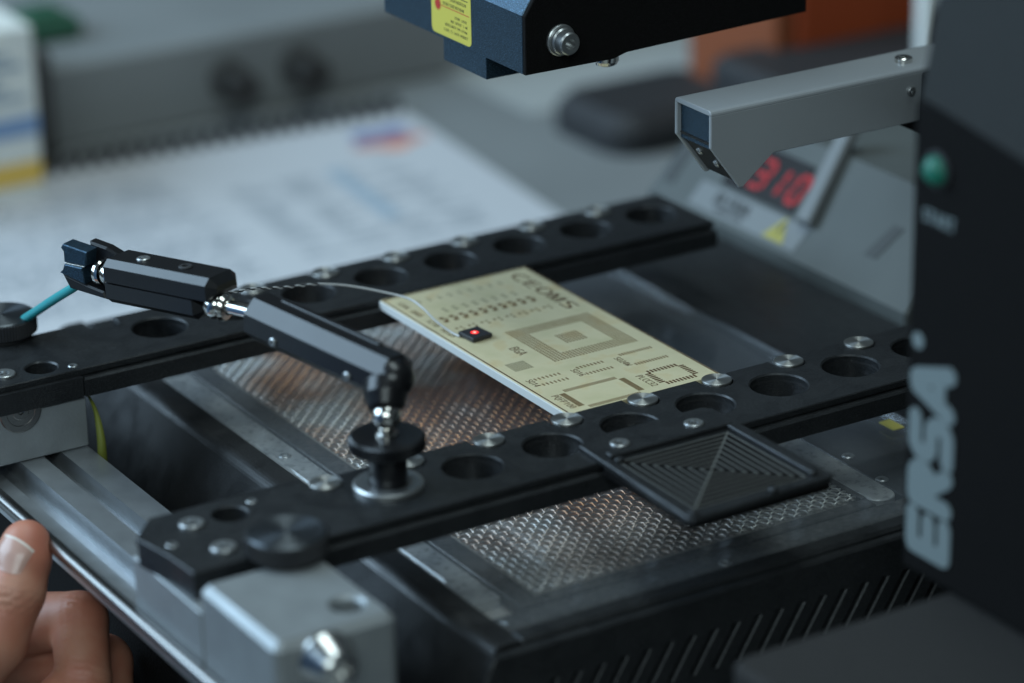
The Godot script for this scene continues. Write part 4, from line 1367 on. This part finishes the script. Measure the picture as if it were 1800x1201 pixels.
func hand():
	var o := thing("person", "hand with raised thumb and curled fingers beside the silver guide rail", "person", Vector3(-100, -50, -70))
	var k := 2.2
	var chain := func(pts: Array, rad: Array, soft: float):
		for i in pts.size() - 1: bones.append([pts[i], pts[i + 1], rad[i], rad[i + 1], soft])
	# palm and wrist first, then the fingers, the thumb last
	chain.call([Vector3(-112, -62, -97), Vector3(-136, -68, -97), Vector3(-170, -76, -104)], [13, 15, 17], 6.0)
	chain.call([Vector3(-112, -70, -104), Vector3(-136, -74, -104), Vector3(-170, -78, -106)], [11, 13, 17], 6.0)
	chain.call([Vector3(-109.9, -60.0, -93.5), Vector3(-97.0, -53.4, -81.5), Vector3(-87.0, -49.2, -66.6)], [9.4, 8.6, 8.0], 3.0)
	chain.call([Vector3(-87.0, -49.2, -66.6), Vector3(-92.3, -59.9, -53.6)], [8.0, 7.5], 1.2)
	chain.call([Vector3(-92.3, -59.9, -53.6), Vector3(-101.0, -67.0, -57.5)], [7.4, 6.2], 1.0)
	chain.call([Vector3(-109.1, -67.2, -101.2), Vector3(-79.5, -65.7, -69.5)], [9.2, 8.1], 2.0)
	chain.call([Vector3(-79.5, -65.7, -69.5), Vector3(-84.0, -77.1, -58.8)], [8.1, 7.4], 1.0)
	chain.call([Vector3(-84.0, -77.1, -58.8), Vector3(-93.5, -82.0, -63.0)], [7.2, 6.2], 0.8)
	chain.call([Vector3(-110, -73.0, -108.0), Vector3(-77.5, -74.0, -82.5)], [8.8, 7.4], 1.6)
	chain.call([Vector3(-77.5, -74.0, -82.5), Vector3(-83.0, -83.0, -73.0), Vector3(-92.0, -85.0, -75.0)], [7.4, 6.8, 6.0], 0.8)
	chain.call([Vector3(-112, -76.0, -112.0), Vector3(-82.0, -76.0, -95.0)], [8.0, 6.6], 1.6)
	chain.call([Vector3(-82.0, -76.0, -95.0), Vector3(-87.0, -82.0, -87.0), Vector3(-95.0, -84.0, -88.0)], [6.6, 6.0, 5.4], 0.8)
	chain.call([Vector3(-138, -66, -88), Vector3(-126.8, -62.9, -72.5), Vector3(-113.2, -46.6, -64.2)], [14, 11.5, 9.3], 4.0)
	chain.call([Vector3(-113.2, -46.6, -64.2), Vector3(-105.6, -34.4, -64.6), Vector3(-101.2, -26.6, -67.6), Vector3(-99.6, -23.6, -68.8)], [9.3, 8.1, 7.5, 6.7], 1.6)
	var blot := FastNoiseLite.new()
	blot.seed = 9
	blot.frequency = 0.09
	var tone := func(p: Vector3, _n: Vector3) -> Color:
		var v: float = blot.get_noise_3d(p.x, p.y, p.z)
		var c := Color(0.47, 0.215, 0.14).lerp(Color(0.43, 0.16, 0.10), clampf(0.5 + v * 1.4, 0, 1))
		# redder at the tip of the thumb and over the knuckles
		for q in [[Vector3(-97, -22, -66), 11.0], [Vector3(-85, -46, -66), 9.0], [Vector3(-98, -66, -54), 8.0]]:
			c = c.lerp(Color(0.48, 0.15, 0.105), 0.6 * clampf(1.0 - p.distance_to(q[0]) / q[1], 0, 1))
		return c
	var mi := MeshInstance3D.new()
	mi.mesh = nets(Vector3(-152, -94, -126), Vector3(-62, -12, -38), 1.15, tone)
	mi.material_override = M["skin"]
	mi.name = "hand"
	o.add_child(mi, true)
	var sl := begin()
	tube(sl, smooth_path([Vector3(-164, -70, -104), Vector3(-215, -20, -85), Vector3(-310, 70, -50), Vector3(-480, 210, 10)], 8), [31, 33, 34, 33, 35, 36, 38, 39, 40, 41, 42, 43, 44, 45, 45, 46, 47, 48, 48, 49, 50, 50, 51, 52, 54], 28)
	fin("sleeve", sl, M["added body cloth"], o)  # forearm out of view, added to shade the front carriage block
	sl = begin()
	var pr := []
	for q in [[130, -500], [150, -300], [165, 0], [185, 200], [180, 300], [120, 380], [60, 410], [0, 412]]: pr.append([float(q[0]), float(q[1])])
	lathe(sl, Transform3D(Basis(Vector3(0.75, 0, 0), Vector3(0, 1, 0), Vector3(0, 0, 1.25)), Vector3(-610, 0, 50)), pr, 40, true)
	fin("unseen_shirt", sl, M["added body cloth"], o)  # unseen torso, added to keep window light off the carriage block
	# the thumb nail follows the skin under it
	var tip := Vector3(-101.4, -23.4, -67.6)
	var axis := (Vector3(-99.8, -20.0, -68.5) - Vector3(-105.4, -33.4, -64.6)).normalized()
	var view := Vector3(-0.60, 0.37, 0.70).normalized()
	var nrm := (view - axis * view.dot(axis)).normalized()
	var wide := axis.cross(nrm)
	var turn := Basis(nrm, -0.32)
	axis = turn * axis
	wide = turn * wide
	var base := tip - axis * 2.6
	for part in 2:
		var st := begin()
		smooth = 1
		var nu := 18
		var nv := 16
		var grid := []
		for i in nv + 1:
			var row := []
			for j in nu + 1:
				var s := -1.0 + 2.0 * j / nu
				var v := float(i) / nv
				var len0 := -4.6 + 1.5 * s * s if part == 0 else 4.05 - 0.9 * s * s
				var len1 := 4.1 - 0.9 * s * s if part == 0 else 4.75 - 0.9 * s * s
				var q: Vector3 = base + axis * lerpf(len0, len1, v) + wide * (s * 4.9)
				var p: Vector3 = q + nrm * 14.0
				for it in 24: p -= nrm * field(p) * 0.8
				var rim: float = minf(1.0, (1.0 - absf(s)) * 6.0)
				p += nrm * (0.05 + 0.28 * rim * minf(1.0, v * 5.0 + (1.0 if part else 0.15)))
				row.append(p)
			grid.append(row)
		for i in nv:
			for j in nu:
				quad(st, grid[i][j], grid[i][j + 1], grid[i + 1][j + 1], grid[i + 1][j])
		fin("thumb_nail" if part == 0 else "nail_edge", st, M["nail"] if part == 0 else M["nail rim"], o)

# ---------------------------------------------------------------- camera, light, all together
func area(called: String, at: Vector3, to: Vector3, size: Vector2, col: Color, energy: float):
	var l := AreaLight3D.new()
	l.name = called
	l.area_size = size
	l.light_color = col
	l.light_energy = energy
	l.shadow_enabled = true
	l.area_range = 8.0
	l.position = at
	add_child(l)
	l.look_at(to, Vector3.UP if absf((to - at).normalized().y) < 0.95 else Vector3.RIGHT)

func _ready():
	rng.seed = 11
	var cam := Camera3D.new()
	cam.name = "camera"
	cam.keep_aspect = Camera3D.KEEP_HEIGHT
	cam.transform = Transform3D(Basis(Vector3(0.85097, -0.01792, 0.52490), Vector3(0.20959, 0.92798, -0.30811), Vector3(-0.48158, 0.37221, 0.79344)), Vector3(-0.385217, 0.340389 + DESK * 0.001, 0.655967))
	var ca := CameraAttributesPhysical.new()
	ca.frustum_focal_length = 110.6
	ca.frustum_near = 0.02
	ca.frustum_far = 30.0
	ca.frustum_focus_distance = 0.885
	ca.exposure_aperture = 6.2
	cam.attributes = ca
	cam.fov = 12.383
	cam.near = 0.02
	cam.far = 30.0
	add_child(cam)
	cam.current = true
	var we := WorldEnvironment.new()
	we.name = "surroundings"
	var e := Environment.new()
	e.background_mode = Environment.BG_COLOR
	e.background_color = lin(0.040, 0.052, 0.060)
	e.tonemap_mode = Environment.TONE_MAPPER_LINEAR
	e.tonemap_exposure = 1.0
	e.sdfgi_enabled = true
	e.ssao_enabled = true
	e.ssil_enabled = true
	we.environment = e
	add_child(we)
	area("window_light", Vector3(-1.15, 0.98, -0.95), Vector3(0.05, 0.1, -0.08), Vector2(1.5, 1.1), Color(0.77, 0.90, 1.0), 4.0)
	area("ceiling_light", Vector3(0.15, 1.7, -0.15), Vector3(0.1, 0.1, -0.15), Vector2(1.2, 0.5), Color(0.90, 0.985, 1.0), 1.1)
	area("room_light", Vector3(-0.95, 1.25, 1.3), Vector3(0.05, 0.1, 0.0), Vector2(1.2, 0.7), Color(0.90, 0.985, 1.0), 1.45)
	materials()
	background()
	heater_base()
	guide_rail()
	clamp_bar(0.0, 1.0, "front black clamp bar with round holes, carrying the silver block and tray")
	clamp_bar(-138.0, -1.0, "rear black clamp bar with round holes, next to the white manual")
	control_box()
	tower()
	laser_head()
	sensor_arm()
	board()
	holder_arm()
	wires()
	tray()
	hand()
